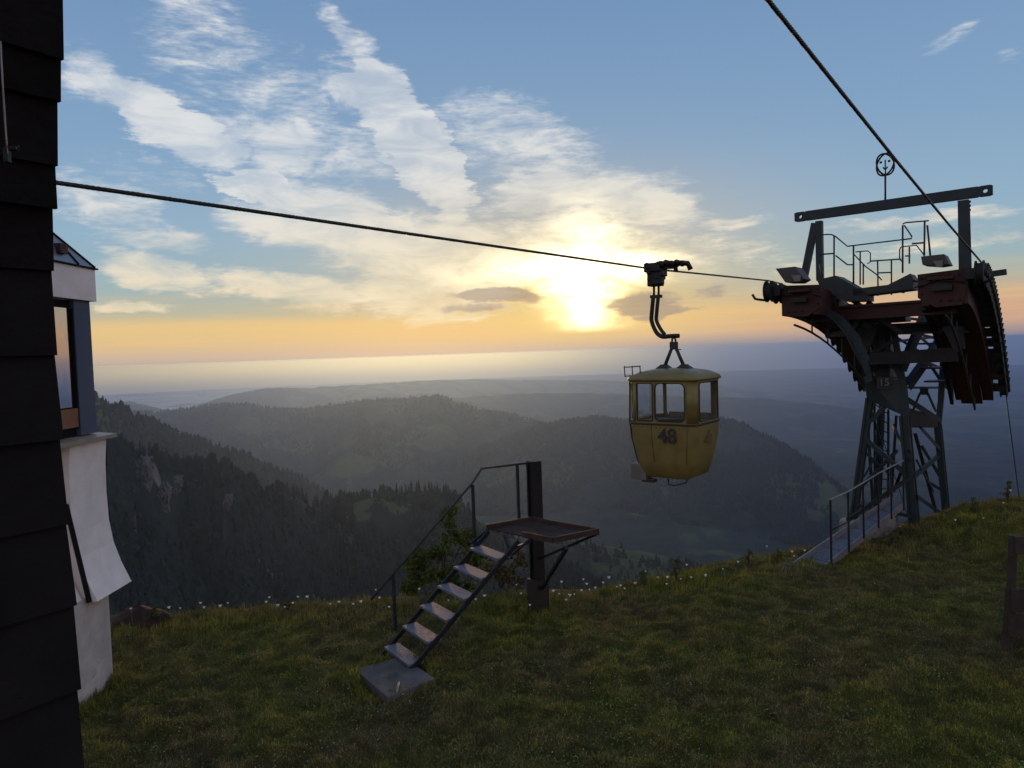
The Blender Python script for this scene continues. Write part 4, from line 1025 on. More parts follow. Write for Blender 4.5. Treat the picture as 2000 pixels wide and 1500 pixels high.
# ------------------------------------------------------------------ ramp to the pylon
RP = tag(empty('access_ramp', P(1574, 1118, 14.6)), 'narrow metal ramp with handrail climbing from the lawn to the foot of the pylon', 'ramp')
n0, n1 = P(1598,1122,14.35), P(1766,988,17.0); f0, f1 = P(1549,1110,14.75), P(1742,978,17.3)
nseg = 7
for i in range(nseg):
    a, b = i / nseg + .003, (i + 1) / nseg - .003
    MB().add([n0.lerp(n1, a), f0.lerp(f1, a), f0.lerp(f1, b), n0.lerp(n1, b)] + [p - UZ * .03 for p in (n0.lerp(n1, a), f0.lerp(f1, a), f0.lerp(f1, b), n0.lerp(n1, b))],
             [(0, 3, 2, 1), (4, 5, 6, 7), (0, 1, 5, 4), (1, 2, 6, 5), (2, 3, 7, 6), (3, 0, 4, 7)]).build('tread_panel', M_tread, RP)
MB().bar(n0 + UZ * .02, n1 + UZ * .02, .03, .14).build('edge_channel', M_galv, RP); MB().bar(f0 + UZ * .04, f1 + UZ * .04, .03, .16).build('edge_channel', M_galv, RP)
n_dir = (n0 - f0).normalized()
hr = []
for px, pyt, pyb in ((1616,976,1100), (1655,960,1074), (1684,943,1047), (1713,925,1027), (1738,912,1010), (1762,900,992)):
    f = (px - 1598) / (1766 - 1598); Dd = 14.35 + (17.0 - 14.35) * (14.35 * f / (14.35 * f + 17.0 * (1 - f)))
    b = P(px + 8 * (1 if px < 1640 else .4), pyb, Dd); t_ = Vector((b.x, b.y, P(px, pyt, Dd).z)); hr.append(t_)
    MB().bar(b - UZ * .05, t_, .035).build('post', M_steel, RP)
MB().tube(hr, .018, 7).build('handrail', M_galv, RP)
mid_ = [h - UZ * (.62) for h in hr]; MB().tube(mid_[:2], .016, 6).build('midrail', M_steel, RP)
MB().bar(P(1655,1016,15.6), P(1776,934,17.1), .05, .09).build('cable_duct', M_steel, RP)

# ------------------------------------------------------------------ gondola (local frame: x = right, y = away, z up, origin at cabin floor)
CW, CL = 1.10, 1.02
gctr = P(1318, 922, 12.05)
GO = tag(empty('gondola', gctr, math.atan2(-bx.y, -bx.x) + math.pi + 0.02, local=True), 'small mustard yellow gondola cabin number 48 hanging from the cable', 'gondola')
GO.rotation_euler = Matrix.Rotation(0, 3, 'X').to_euler()
GO.rotation_euler = (Matrix.Rotation(yaw + R(1), 3, 'Z') @ Matrix.Rotation(R(0.5), 3, 'Y')).to_euler()
def rring(hx, hy, rad, z, n=6, oy=0.0, ox=0.0):
    pts_ = []
    for cx_, cy_, a0_ in ((hx - rad, hy - rad, 0), (-hx + rad, hy - rad, 90), (-hx + rad, -hy + rad, 180), (hx - rad, -hy + rad, 270)):
        for k in range(n + 1):
            a_ = R(a0_ + 90 * k / n); pts_.append(Vector((cx_ + ox + rad * math.cos(a_), cy_ + oy + rad * math.sin(a_), z)))
    return pts_
ZS, ZT = 0.86, 1.485          # sill and window head
hx, hy = CW / 2, CL / 2
MB().loft([rring(.34, .34, .08, .0), rring(.40, .39, .10, .03), rring(.47, .45, .12, .25), rring(.535, .495, .13, .60), rring(hx, hy, .14, ZS - .03), rring(hx, hy, .14, ZS)], cap1=False).build('cabin_body', M_yellow, GO)
MB().loft([rring(hx + .008, hy + .008, .14, ZS - .035), rring(hx + .012, hy + .012, .14, ZS - .02), rring(hx + .008, hy + .008, .14, ZS - .005)], False, False).build('sill_band', M_black, GO)
MB().loft([rring(hx - .02, hy - .02, .13, ZS - .002), rring(hx - .02, hy - .02, .13, ZS)]).build('sill_tray', M_seat, GO)
MB().loft([rring(hx + .0, hy + .0, .14, ZT), rring(hx + .035, hy + .035, .16, ZT + .015), rring(hx + .045, hy + .045, .17, ZT + .035), rring(hx + .02, hy + .02, .18, ZT + .08), rring(hx - .09, hy - .09, .2, ZT + .145), rring(hx - .26, hy - .26, .18, ZT + .18), rring(.06, .06, .05, ZT + .19)], cap0=True).build('roof', M_yellow, GO)
def holed_panel(o, u, v, W, Hh, holes_edges, hc, hw, hh_, rad, th, nrm):
    # one panel W x Hh with a rounded opening centred hc
    n = 10; inn_ = []
    for cx_, cy_, a0_ in ((hw / 2 - rad, hh_ / 2 - rad, 0), (-hw / 2 + rad, hh_ / 2 - rad, 90), (-hw / 2 + rad, -hh_ / 2 + rad, 180), (hw / 2 - rad, -hh_ / 2 + rad, 270)):
        for k in range(n + 1):
            a_ = R(a0_ + 90 * k / n); inn_.append((hc[0] + cx_ + rad * math.cos(a_), hc[1] + cy_ + rad * math.sin(a_)))
    out_ = []
    for i, (x, y) in enumerate(inn_):
        cx_, cy_ = [(W, Hh), (0, Hh), (0, 0), (W, 0)][i // (n + 1)]; k = (i % (n + 1)) / n
        q = i // (n + 1)
        if q == 0: p = (W, y + (Hh - y) * min(1, 2 * k)) if k < .5 else (x + (W - x) * (2 - 2 * k), Hh)
        elif q == 1: p = (x + (0 - x) * min(1, 2 * k), Hh) if k < .5 else (0, y + (Hh - y) * (2 - 2 * k))
        elif q == 2: p = (0, y + (0 - y) * min(1, 2 * k)) if k < .5 else (x + (0 - x) * (2 - 2 * k), 0)
        else: p = (x + (W - x) * min(1, 2 * k), 0) if k < .5 else (W, y + (0 - y) * (2 - 2 * k))
        out_.append(p)
    m_ = len(inn_); f3 = lambda p, d: o + u * p[0] + v * p[1] + nrm * d
    vs = [f3(p, 0) for p in out_] + [f3(p, 0) for p in inn_] + [f3(p, -th) for p in out_] + [f3(p, -th) for p in inn_]
    fs = []
    for i in range(m_):
        j = (i + 1) % m_
        fs += [(i, j, m_ + j, m_ + i), (2 * m_ + j, 2 * m_ + i, 3 * m_ + i, 3 * m_ + j), (m_ + i, m_ + j, 3 * m_ + j, 3 * m_ + i), (j, i, 2 * m_ + i, 2 * m_ + j)]
    mb = MB(); mb.add(vs, fs); gl = [f3(p, -th * .5) for p in inn_]; sl = [f3(p, .002) for p in inn_]
    return mb, gl, inn_, f3
X_, Y_, Z_ = Vector((1, 0, 0)), Vector((0, 1, 0)), Vector((0, 0, 1))
faces = [  # origin, u, normal, width, list of openings (x0, x1)
 (Vector((-hx + .14, -hy, ZS)), X_, -Y_, CW - .28, [(0, .30, 0.03), (.30, CW - .28, .085)]),
 (Vector((hx, -hy + .14, ZS)), Y_, X_, CL - .28, [(0, CL - .28, .04)]),
 (Vector((hx - .14, hy, ZS)), -X_, Y_, CW - .28, [(0, CW - .28, .06)]),
 (Vector((-hx, hy - .14, ZS)), -Y_, -X_, CL - .28, [(0, CL - .28, .05)])]
for o, u, nrm, W_, ops in faces:
    for x0, x1, rad in ops:
        ww = x1 - x0
        mb, gl, inn_, f3 = holed_panel(o + u * x0, u, Z_, ww, ZT - ZS, None, (ww / 2, .315), ww - .04, ZT - ZS - .055, rad, .035, nrm)
        fr = mb.build('window_frame', M_yellow, GO)
        gm = MB(); gm.add(gl, [tuple(range(len(gl)))]); gm.build('pane', M_glass, fr)
        sm_ = MB().tube([p + nrm * .02 for p in gl], .010, 4, closed=True); sm_.build('rubber_seal', M_rubber, fr)
# corner pillars; the near left corner carries a narrow curved pane
for (cx_, cy_, a0_) in ((hx - .14, hy - .14, 0), (-hx + .14, hy - .14, 90), (-hx + .14, -hy + .14, 180), (hx - .14, -hy + .14, 270)):
    pane = a0_ in (180, 90)
    def arc(r_, z, a_s, a_e, n=5): return [Vector((cx_ + r_ * math.cos(R(a_s + (a_e - a_s) * k / n)), cy_ + r_ * math.sin(R(a_s + (a_e - a_s) * k / n)), z)) for k in range(n + 1)]
    def strip(a_s, a_e, z_a, z_b, t0=.14, t1=.105):
        n = 5; vs = arc(t0, z_a, a_s, a_e) + arc(t0, z_b, a_s, a_e) + arc(t1, z_a, a_s, a_e) + arc(t1, z_b, a_s, a_e); m_ = n + 1; fs = []
        for k in range(n): fs += [(k, k + 1, m_ + k + 1, m_ + k), (2 * m_ + k + 1, 2 * m_ + k, 3 * m_ + k, 3 * m_ + k + 1), (m_ + k, m_ + k + 1, 3 * m_ + k + 1, 3 * m_ + k), (k + 1, k, 2 * m_ + k, 2 * m_ + k + 1)]
        fs += [(0, m_, 3 * m_, 2 * m_), (n, 2 * m_ + n, 3 * m_ + n, m_ + n)]
        return MB().add(vs, fs, True)
    if pane:
        A1, A2 = (15, 68) if a0_ == 180 else (8, 80)
        strip(a0_, a0_ + A1, ZS, ZT).build('corner_pillar', M_yellow, GO); strip(a0_ + A2, a0_ + 90, ZS, ZT).build('corner_pillar', M_yellow, GO)
        strip(a0_ + A1, a0_ + A2, ZS + .05, ZT - .05, .128, .122).build('corner_pane', M_glass, GO); strip(a0_ + A1, a0_ + A2, ZS, ZS + .05).build('corner_sill', M_yellow, GO); strip(a0_ + A1, a0_ + A2, ZT - .05, ZT).build('corner_header', M_yellow, GO)
    else: strip(a0_, a0_ + 90, ZS, ZT).build('corner_pillar', M_yellow, GO)
MB().box((0.1, .3, .62), (.8, .3, .06)).box((0.1, .44, .80), (.8, .04, .3)).build('bench', M_seat, GO)
MB().bar((-.10, -hy + .02, ZS + .03), (.42, -hy + .02, ZS + .055), .02, .045).build('window_rail', M_black, GO)
# number, emblem
n_f = Vector((0, -1, 0.06)).normalized()
def face_m(x, y, z, rx): return Matrix.Translation((x, y, z)) @ Matrix.Rotation(R(rx), 4, 'X')
# body slopes: at z~.62 the front face is at y=-.497
text_mesh('48', .30, 'number', M_black, Matrix.Translation((.10, -.513, .66)) @ Matrix.Rotation(R(90 - 2.6), 4, 'X'), GO, .004, .007)
# triangular mountain emblem on the right side
em = MB(); xs = .552
def ep(y, z): return Vector((xs - (.75 - z) * .055 , y, z))
em.prism([ep(-.14, .56), ep(.15, .52), ep(.10, .66), ep(.06, .62), ep(.02, .74), ep(-.05, .62), ep(-.09, .64)], (.006, 0, 0))
em.build('emblem', mat('emblem_paint', (.10, .08, .025), .6), GO)
for x_ in (-.16, .42):
    MB().tube([(x_, -hy - .001, ZS - .04), (x_ * .98, -.499, .60), (x_ * .9, -.455, .25)], .0028, 4).build('panel_seam', M_black, GO)
rv = MB()
for k_ in range(11): rv.tube([(-.38 + k_ * .076, -hy - .004, ZS - .07), (-.38 + k_ * .076, -hy + .004, ZS - .07)], .007, 5)
rv.build('rivets', M_steel, GO)
# door edge / rail on left
MB().tube([(-hx - .02, -hy + .12, ZT + .03), (-hx - .035, -hy + .12, ZS), (-.565, -.36, .60), (-.50, -.33, .28), (-.44, -.30, .10)], .016, 6).build('door_rail', M_black, GO)
MB().box((-.45, -.30, .07), (.26, .2, .25), .0).build('ski_box', M_ply, GO, bevel=.01)
MB().box((-.30, -.32, -.06), (.2, .12, .05)).build('door_latch', M_black, GO)
MB().tube([(.0, -.30, .02), (.02, -.31, -.10), (.10, -.30, -.115), (.28, -.26, -.06), (.30, -.22, .02)], .013, 6).build('footstep', M_black, GO)
# roof rack
rk = MB(); rx0, rx1, ry = -hx - .08, -hx + .19, -hy + .08
for x in (rx0, (rx0 + rx1) / 2, rx1): rk.tube([(x, ry, ZT + .07), (x - .01, ry, ZT + .24)], .009, 5)
rk.tube([(rx0, ry, ZT + .08), (rx1, ry, ZT + .10)], .009, 5).tube([(rx0, ry, ZT + .22), (rx1, ry, ZT + .235)], .009, 5).build('roof_rack', M_steel, GO)
# hanger
ZR = ZT + .175; ap = Vector((0, 0, ZR + .37)); hg = MB()
for sx in (-1, 1): hg.tube([(sx * .17, 0, ZR + .02), ap + Vector((sx * .015, 0, 0))], .03, 8, r2=.026)
hg.build('a_frame', M_black, GO)
for sx in (-1, 1): MB().loft([[Vector((sx * .17 + a * .16, b * .10, ZR - .03)) for a, b in ((-1, -1), (1, -1), (1, 1), (-1, 1))], [Vector((sx * .17 + a * .04, b * .04, ZR + .07)) for a, b in ((-1, -1), (1, -1), (1, 1), (-1, 1))]], smooth=False).build('roof_bracket', M_black, GO)
MB().tube([ap + Vector((.03 * math.cos(t_), 0, .06 + .06 * math.sin(t_))) for t_ in [2 * math.pi * k / 14 for k in range(14)]], .016, 6, closed=True).box(ap - Z_ * .01, (.11, .07, .12)).tube([ap + Vector((.02, 0, -.08)), ap + Vector((.12, 0, -.07))], .008, 5).build('swivel', M_black, GO)
HT = ZR + .51
def hook(dx, low, thick=.024):
    pts_ = [(.09, 0, HT), (-.06, 0, HT)] if dx < .05 else []
    pts_ += [(-.20 + dx * .6, 0, HT + low), (-.30 + dx, 0, HT + .08 + low), (-.37 + dx, 0, HT + .25), (-.365 + dx, 0, HT + .38), (-.335 + dx, 0, HT + .62)]
    return MB().tube(smooth_path(pts_), thick, 8)
def smooth_path(pts_, n=5):
    pts_ = [Vector(p) for p in pts_]; o = []
    for i in range(len(pts_) - 1):
        p0, p1, p2, p3 = pts_[max(i - 1, 0)], pts_[i], pts_[i + 1], pts_[min(i + 2, len(pts_) - 1)]
        for k in range(n):
            t_ = k / n; o.append(0.5 * ((2 * p1) + (-p0 + p2) * t_ + (2 * p0 - 5 * p1 + 4 * p2 - p3) * t_ * t_ + (-p0 + 3 * p1 - 3 * p2 + p3) * t_ ** 3))
    return o + [pts_[-1]]
hook(0, 0, .035).build('hanger_arm', M_steel, GO)
hook(.085, .03, .03).build('hanger_arm', M_steel, GO)
MB().box((-.285, 0, HT + .63), (.18, .07, .05)).build('hanger_clamp', M_black, GO)
for x in (-.325, -.245): MB().tube([(x, 0, HT + .62), (x + .005, 0, HT + .80)], .020, 7).build('hanger_rod', M_steel, GO)
gr = MB()
gr.box((-.29, 0, HT + .94), (.22, .16, .30)).box((-.30, -.02, HT + 1.08), (.27, .2, .14)).box((-.24, -.05, HT + .86), (.2, .12, .10)).box((-.18, .02, HT + 1.0), (.08, .2, .12))
for x, z in ((-.39, 1.13), (-.36, 1.0), (-.20, 1.13), (-.20, .92), (-.35, .90)): gr.tube([(x, -.12, HT + z), (x, .12, HT + z)], .035, 8)
gr.build('grip', M_steel, GO, bevel=.015)
ar = MB()
ar.box((-.10, .06, HT + 1.10), (.26, .10, .10), .35)
for i in range(5): ar.tube([(-.16 + i * .075, -.10 + i * .03, HT + 1.12 + (.015 if i % 2 else 0)), (-.15 + i * .075, .12 + i * .03, HT + 1.12)], .052 - .003 * i, 9)
ar.tube([(.06, .1, HT + 1.13), (.18, .16, HT + 1.12), (.22, .18, HT + 1.02)], .042, 8).tube([(.02, .06, HT + 1.1), (.03, .06, HT + 1.0)], .035, 8).build('grip_arm', M_steel, GO)
GO_top = Vector((-.36, 0, HT + 1.07))
bpy.context.view_layer.update()
wp = GO.matrix_world @ GO_top; print('grip at', wp, 'rope', GRIP, 'z err', wp.z - GRIP.z)
GO.location = GO.location + Vector((GRIP.x, GRIP.y, 0)) - Vector((wp.x, wp.y, 0))
GS = (GRIP.z - gctr.z) / (wp.z - gctr.z); GO.scale = (GS, GS, GS); print('gondola scale', GS)
bpy.context.view_layer.update(); wp = GO.matrix_world @ GO_top; GO.location += GRIP - wp

# ------------------------------------------------------------------ service platform with stairs
ZPL = 1.62
cF, cL, cR, cN = [ZP(x, y, ZPL) for x, y in ((1037,1014), (950,1030), (1169,1037), (1103,1062))]
cN = cL + cR - cF
print('platform', cF, cL, cR, cN, (cL - cF).length, (cR - cF).length)
PT = tag(empty('service_platform', (cF.x, cF.y, g(cF.x, cF.y))), 'rusty grating platform on a dark steel post with metal stairs', 'platform')
ex, ey = (cL - cF), (cR - cF); 
deck_rim = MB()
for a, b in ((cF, cL), (cF, cR), (cR, cN)): MB().bar(a, b, .035, .09).build('rim', M_rust, PT)
hf = cL.lerp(cN, .56); MB().bar(hf, cN, .035, .09).build('rim', M_rust, PT)
nb_ = 11
gb = MB()
for i in range(1, 26): f = i / 26; gb.bar(cF.lerp(cL, f) - UZ * .03, cR.lerp(cN, f) - UZ * .03, .014, .03)
for i in range(1, 22): f = i / 22; gb.bar(cF.lerp(cR, f) - UZ * .032, cL.lerp(cN, f) - UZ * .032, .010, .024)
o = gb.build('grating', M_rust, PT)
pb = P(1055, 1225, 12.95); post_c = Vector((cF.x, cF.y, 0)) + (ex.normalized() * .02 + ey.normalized() * .10) * 0 
pc = P(1046, 1012, (cF.y + .12)); pc = Vector((pc.x, pc.y, 0))
ztop = P(1044, 900, pc.y).z; zb_ = g(pc.x, pc.y) - .3
ppt = MB().isec((pc.x, pc.y, zb_), (pc.x, pc.y, ztop), .19, .19, .03, up=(0.6, -0.8, 0)); ppt.bar((pc.x, pc.y, zb_), (pc.x, pc.y, ztop - .003), .12, .12, up=(0.6, -0.8, 0)); ppt.build('steel_post', mat('post_paint', (.011, .010, .012), .6, .2, 8), PT)
MB().bar((pc.x, pc.y, zb_), (pc.x, pc.y, P(1050, 1130, pc.y).z), .27, .27, up=(0.6, -0.8, 0)).build('post_sleeve', M_black, PT)
MB().bar(P(1107, 1070, cN.y + .05), P(1058, 1150, pc.y - .1), .05).build('strut', M_steel, PT)
MB().bar(cR - UZ * .04, Vector((pc.x, pc.y, ZPL - .75)), .04).build('strut', M_steel, PT)
# stairs
dirw = (cN - cL).normalized()          # along tread length
asc = Vector((cR.x - cN.x, cR.y - cN.y, 0)).normalized()
zt6, zt1 = ZPL - .235, .19
top4 = [ZP(x, y, zt6) for x, y in ((917,1070),(971,1091),(991,1081),(937,1063))]; bot4 = [ZP(x, y, zt1) for x, y in ((750,1263),(797,1298),(831,1288),(773,1252))]
tr_top, tr_bot = top4[0], bot4[0]; NT_ = 6
dirw = ((top4[1] - top4[0]) + (bot4[1] - bot4[0])).normalized(); W_t = ((top4[1] - top4[0]).length + (bot4[1] - bot4[0]).length) / 2
asc = UZ.cross(dirw); asc = asc if asc.y > 0 else -asc
print('tread', W_t, (bot4[3] - bot4[0]).length)
for i in range(NT_):
    c = tr_bot.lerp(tr_top, i / (NT_ - 1)); q = [c, c + dirw * W_t, c + dirw * W_t + asc * .24, c + asc * .24]
    MB().add(q + [p - UZ * .035 for p in q], [(0, 3, 2, 1)[::-1], (4, 5, 6, 7)[::-1], (0, 1, 5, 4)[::-1], (1, 2, 6, 5)[::-1], (2, 3, 7, 6)[::-1], (3, 0, 4, 7)[::-1]]).build('tread', M_tread, PT)
run = (tr_top - tr_bot) / (NT_ - 1)
for sft in (-.02, W_t + .02):
    a = tr_bot + dirw * sft - run * .9 + asc * .1 - UZ * .03; b = tr_top + dirw * sft + run * .95 + asc * .1 - UZ * .03
    MB().bar(a, b, .03, .07).build('stringer', M_steel, PT)
# handrail on the far side
lr = -.02
def rail_pt(px, py, base_pt): return Vector((base_pt.x, base_pt.y, P(px, py, base_pt.y).z))
b0 = tr_bot + dirw * lr - run * .7 + asc * .1
bot = g(b0.x, b0.y)
pA = P(724, 1172, tr_bot.y - .15 + .25); pB = P(922, 944, cL.y - .1); pC = P(941, 915, cL.y + .05); pE = Vector((pc.x, pc.y - .06, P(1037, 902, pc.y).z))
MB().tube([pA, pB, pC, pE], .019, 7).build('handrail', M_green, PT)
for (x, yt, yb, Dd) in ((768, 1122, 1225, tr_bot.y + .35), (923, 946, 1062, cL.y - .1), (1010, 906, 1018, (cF.y + cL.y) / 2 + .3)):
    t_ = P(x, yt, Dd); b = P(x + 3, yb, Dd); MB().bar(Vector((t_.x, t_.y, b.z - .05)), t_, .04).build('rail_post', M_green, PT)
for a, b in ((P(953,1034,cL.y), P(918,1062,cL.y-.3)), (P(985,1046,cL.y-.4), P(1000,1090,cL.y-.9)), (P(1037,1052,cN.y+.3), P(990,1092,cN.y+.2)), (P(1000,1072,cN.y+.3), P(1037,1058,cN.y+.3))):
    MB().bar(a, b, .035).build('strut', M_steel, PT)
# slab
sl = [ZP(x, y, .10) for x, y in ((692,1312), (757,1367), (850,1330), (783,1287))]
so = MB().prism([p - UZ * .06 for p in sl], UZ * .20).build('base_slab', mat('mossy_slab', (.09, .08, .078), .9, 0, 5, .35, .4, patch=((.045, .045, .035), .56)), None, bevel=.01)
tag(so, 'flat grey concrete slab under the foot of the metal stairs', 'slab')
MB().bar(tr_bot + dirw * (W_t * .9) - run * .2 - UZ * .05, P(775, 1352, sl[1].y + .1), .03).build('foot_strut', M_galv, PT)

# ------------------------------------------------------------------ white house bay
XW = -5.95
HS = tag(empty('white_house', (XW - 1, 9.8, 0)), 'white rendered house bay with flared base and tall window at the left', 'house')
yr = XP(208, 900, XW).y; yl = XP(118, 900, XW).y - 1.2
print('house', yr, yl)
def hp(px, py, Y_):   # profile point on the right (far) corner at depth yr
    return P(px, py, Y_)
# profile of wall in x (outward) vs z, taken at the far corner
prof = [hp(208, 848, yr), hp(206, 900, yr), hp(208, 960, yr), hp(213, 1015, yr), hp(222, 1058, yr), hp(238, 1098, yr), hp(257, 1135, yr)]
XWs = [p.x for p in prof]; Zs = [p.z for p in prof]
ysp = XP(170, 1130, XWs[-1]).y      # joint between the two skirt panels
ysp = P(190, 1190, 1).y; 
def ray_at_x(px, py, X_): return XP(px, py, X_)
ysp = ray_at_x(190, 1190, XWs[-1]).y
print('skirt joint y', ysp, 'flare x', XWs)
back = XW - 3.0
def shell(name, y0, y1, xs, zs, m, shift=0.0):
    poly = [Vector((x + shift, 0, z)) for x, z in zip(xs, zs)] + [Vector((back, 0, zs[-1])), Vector((back, 0, zs[0]))]
    return MB().prism([p + Vector((0, (y0 + y1) / 2, 0)) for p in poly], Vector((0, y1 - y0, 0))).build(name, m, HS)
shell('flared_wall', ysp + .02, yr, XWs, Zs, M_render)
shell('flared_wall', ysp - 3.2, ysp - .03, [x - .16 - (.30 if i > 3 else .2) * 0 for i, x in enumerate(XWs)], Zs, M_render)
MB().bar((XWs[3] - .06, ysp, Zs[2]), (XWs[-1] - .10, ysp, Zs[-1]), .05).build('joint_strip', M_slate, HS)
# base wall
zb0 = -.4; yb = P(218, 1250, yr - .35).y; xb = P(217, 1250, yb).x
MB().box((xb - 1.6, (yb + ysp - 3.2) / 2, (Zs[-1] + zb0) / 2 + .05), (3.2, yb - ysp + 3.2, Zs[-1] - zb0 - .0)).build('base_wall', M_render2, HS)
# sill
zs_ = Zs[0]; MB().add([Vector(p) for p in ((XW + .12, yr + .10, zs_ - .05), (XW + .12, yl, zs_ - .05), (XW - .5, yl, zs_ - .05), (XW - .5, yr + .10, zs_ - .05), (XW + .12, yr + .10, zs_ + .0), (XW + .12, yl, zs_ + .0), (XW - .5, yl, zs_ + .06), (XW - .5, yr + .10, zs_ + .06))],
     [(0, 1, 2, 3), (4, 7, 6, 5), (0, 4, 5, 1), (1, 5, 6, 2), (2, 6, 7, 3), (3, 7, 4, 0)]).build('window_sill', mat('sill_metal', (.30, .24, .19), .45, .3, 6, .15), HS)
# pilaster and window
zt_ = P(178, 590, yr - .1).z
XP_ = P(188, 700, yr - .08).x - .02
def X_at(px, Y_): return P(px, 700, Y_).x
xpl = X_at(181, yr - .06)
ypl = XP(150, 700, xpl).y
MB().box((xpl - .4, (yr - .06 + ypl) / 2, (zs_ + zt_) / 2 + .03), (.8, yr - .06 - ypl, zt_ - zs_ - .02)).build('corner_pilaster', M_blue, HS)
xg = xpl - .06; y1w = XP(148, 720, xg).y; y0w = y1w - 1.5
zg0 = XP(140, 838, xg).z; zg1 = XP(130, 602, xg).z
MB().box((xg - .03, (y0w + y1w) / 2, (zs_ + zt_) / 2), (.05, y1w - y0w + .02, zt_ - zs_)).build('window_back', M_slate, HS)
pn = MB().box((xg + .006, (y0w + y1w - .16) / 2, zg0 + .30 + (zg1 - zg0 - .30) / 2), (.012, y1w - .16 - y0w, zg1 - zg0 - .30)).build('window_pane', M_mirror, HS)
MB().box((xg + .02, y1w - .04, (zg0 + zg1) / 2), (.05, .08, zg1 - zg0)).build('window_jamb', M_slate, HS)
MB().box((xg + .02, (y0w + y1w) / 2, zg0 + .15), (.05, y1w - y0w, .26)).build('window_board', M_wood, HS)
# fascia
xf = P(187, 560, yr + .02).x
zf0, zf1 = P(186, 589, yr).z, P(184, 527, yr).z
MB().box((xf - 1.5, (yr + .02 + yl) / 2, (zf0 + zf1) / 2), (3.0, yr + .02 - yl, zf1 - zf0)).build('fascia', M_render, HS)
MB().box((xf - 1.5, (yr + .04 + yl) / 2, zf1 + .012), (3.06, yr + .08 - yl, .022)).build('eaves_trim', M_slate, HS)
apex = P(90, 440, yr - .9); apex.z = P(104, 455, yr - .9).z + .06
cA, cB, cC, cD = Vector((xf, yr + .02, zf1 + .025)), Vector((xf, yl, zf1 + .025)), Vector((xf - 2.4, yl, zf1 + .025)), Vector((xf - 2.4, yr + .02, zf1 + .025))
MB().add([cA, cB, cC, cD, apex], [(0, 4, 1), (1, 4, 2), (2, 4, 3), (3, 4, 0), (0, 1, 2, 3)]).build('pyramid_roof', M_roofm, HS)
for f in (0, .5): q = cA.lerp(cB, f * .35); MB().bar(q + UZ * .01, q.lerp(apex, 1 if f == 0 else .55) + UZ * .01, .03, .02).build('roof_seam', M_slate, HS)
cq = P(114, 486, yr - .75); MB().box(cq, (.16, .16, .13)).build('roof_vent', M_red, HS)
MB().tube([P(207, 850, yr + .05), P(206, 900, yr + .05), P(207, 965, yr + .05), P(214, 1020, yr + .04)], .018, 6).build('downpipe', M_slate, HS)

# ------------------------------------------------------------------ dark shingled wall, close on the left
edge_px = [(129,-60),(126,107),(119,190),(114,315),(109,400),(106,520),(112,685),(122,849),(134,1015),(149,1172),(156,1335),(163,1500),(168,1600)]
edge_D = [1.72,1.78,1.82,1.86,1.90,1.94,1.97,1.99,2.0,2.0,1.98,1.95,1.93]
DW = Vector((-.54, -.84, 0)).normalized(); nW = Vector((.84, -.54, 0))
SW = tag(empty('shingled_wall', (-1.3, 1.7, 0)), 'near black wall of overlapping slate shingles filling the left edge', 'wall')
pe = [P(x, y, d) for (x, y), d in zip(edge_px, edge_D)]
core = MB()
ctop, cbot = pe[0] + UZ * .1, pe[-1]
cp = [p - nW * .05 + DW * .03 for p in pe]; cp = cp + [Vector((cp[-1].x, cp[-1].y, -.1))]
vs = []; fs = []
for p in cp: vs += [p, p + DW * 2.2, p + DW * 2.2 - nW * .3, p - nW * .3]
for i in range(len(cp) - 1):
    for k in range(4): fs.append((i * 4 + k, i * 4 + (k + 1) % 4, i * 4 + 4 + (k + 1) % 4, i * 4 + 4 + k))
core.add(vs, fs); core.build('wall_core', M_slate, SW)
allp = pe + [pe[-1] - UZ * (.24 * k) for k in range(1, 11)]
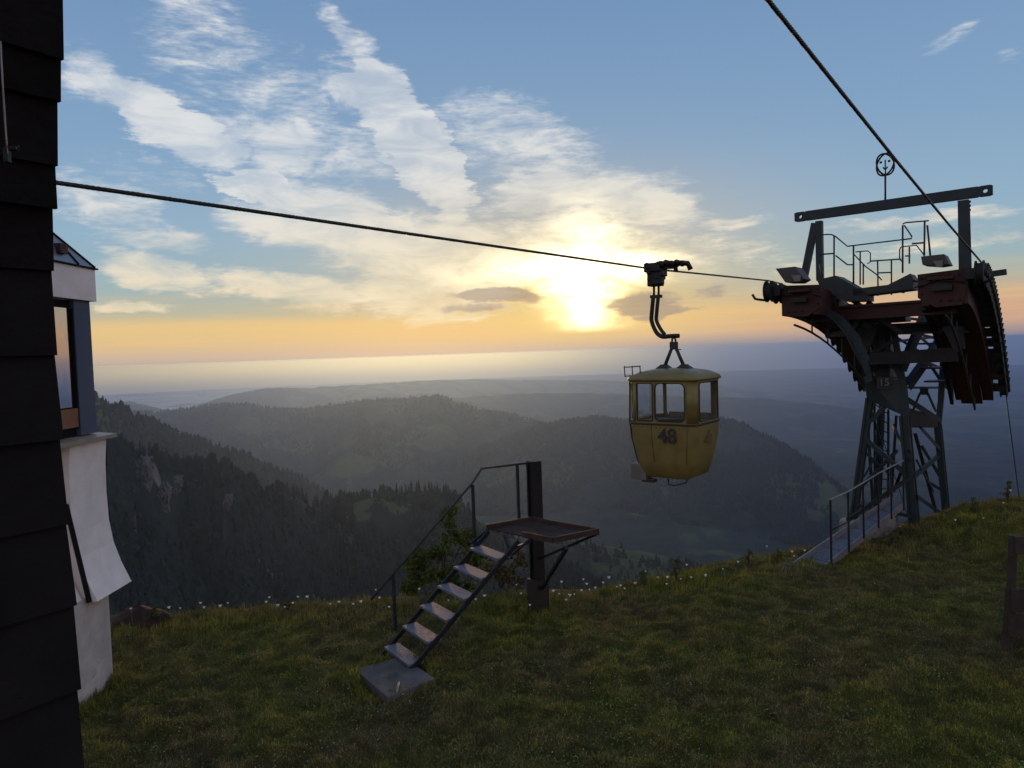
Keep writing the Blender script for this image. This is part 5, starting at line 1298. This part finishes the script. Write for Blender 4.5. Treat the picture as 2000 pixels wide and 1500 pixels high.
for i in range(len(allp) - 1):
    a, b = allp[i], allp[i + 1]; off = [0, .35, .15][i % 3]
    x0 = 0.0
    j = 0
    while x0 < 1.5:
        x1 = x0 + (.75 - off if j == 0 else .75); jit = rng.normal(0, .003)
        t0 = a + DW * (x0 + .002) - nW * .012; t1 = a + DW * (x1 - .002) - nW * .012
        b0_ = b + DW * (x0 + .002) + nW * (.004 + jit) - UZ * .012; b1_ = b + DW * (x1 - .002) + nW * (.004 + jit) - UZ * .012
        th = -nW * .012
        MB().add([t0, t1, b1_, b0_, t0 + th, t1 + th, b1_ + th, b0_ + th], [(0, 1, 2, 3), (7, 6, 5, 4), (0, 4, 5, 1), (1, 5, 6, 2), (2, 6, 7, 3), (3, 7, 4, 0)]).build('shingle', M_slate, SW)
        x0 = x1; j += 1
wr = MB().tube([P(1, 80, 1.55), P(6, 180, 1.58), P(12, 270, 1.6), P(14, 300, 1.6)], .002, 5)
tag(wr.build('thin_wire', M_galv), 'thin pale wire hanging on the dark shingled wall at upper left', 'wire')
ck = MB().box(P(24, 290, 1.62), (.022, .012, .007)).box(P(14, 303, 1.62), (.010, .012, .03)).tube([P(36, 283, 1.6), P(36, 292, 1.6)], .002, 6)
tag(ck.build('wire_clamp', M_steel), 'small dark clamp holding the wire on the shingled wall', 'clamp')

# ------------------------------------------------------------------ dark timber barrier at the right edge
BR = tag(empty('timber_barrier', P(1985, 1250, 10.2)), 'dark weathered timber barrier cut by the right edge of the lawn', 'barrier')
D0 = 10.2
MB().bar(P(1967, 1262, D0), P(1975, 1150, D0), .13, .12).bar(P(1975, 1152, D0), P(1979, 1045, D0), .11, .10).build('post', M_darkwood, BR)
for y0, y1, x0 in ((1048, 1082, 1979), (1150, 1196, 1972), (1199, 1243, 1966)):
    a, b = P(x0 + 4, (y0 + y1) / 2, D0 - .09), P(2120, (y0 + y1) / 2 - 2, D0 - .12)
    MB().bar(a, b, (y1 - y0) / F * D0, .035, up=(0, 1, 0)).build('board', M_darkwood, BR)
MB().bar(P(2080, 1262, D0), P(2085, 1045, D0), .12).build('post', M_darkwood, BR)
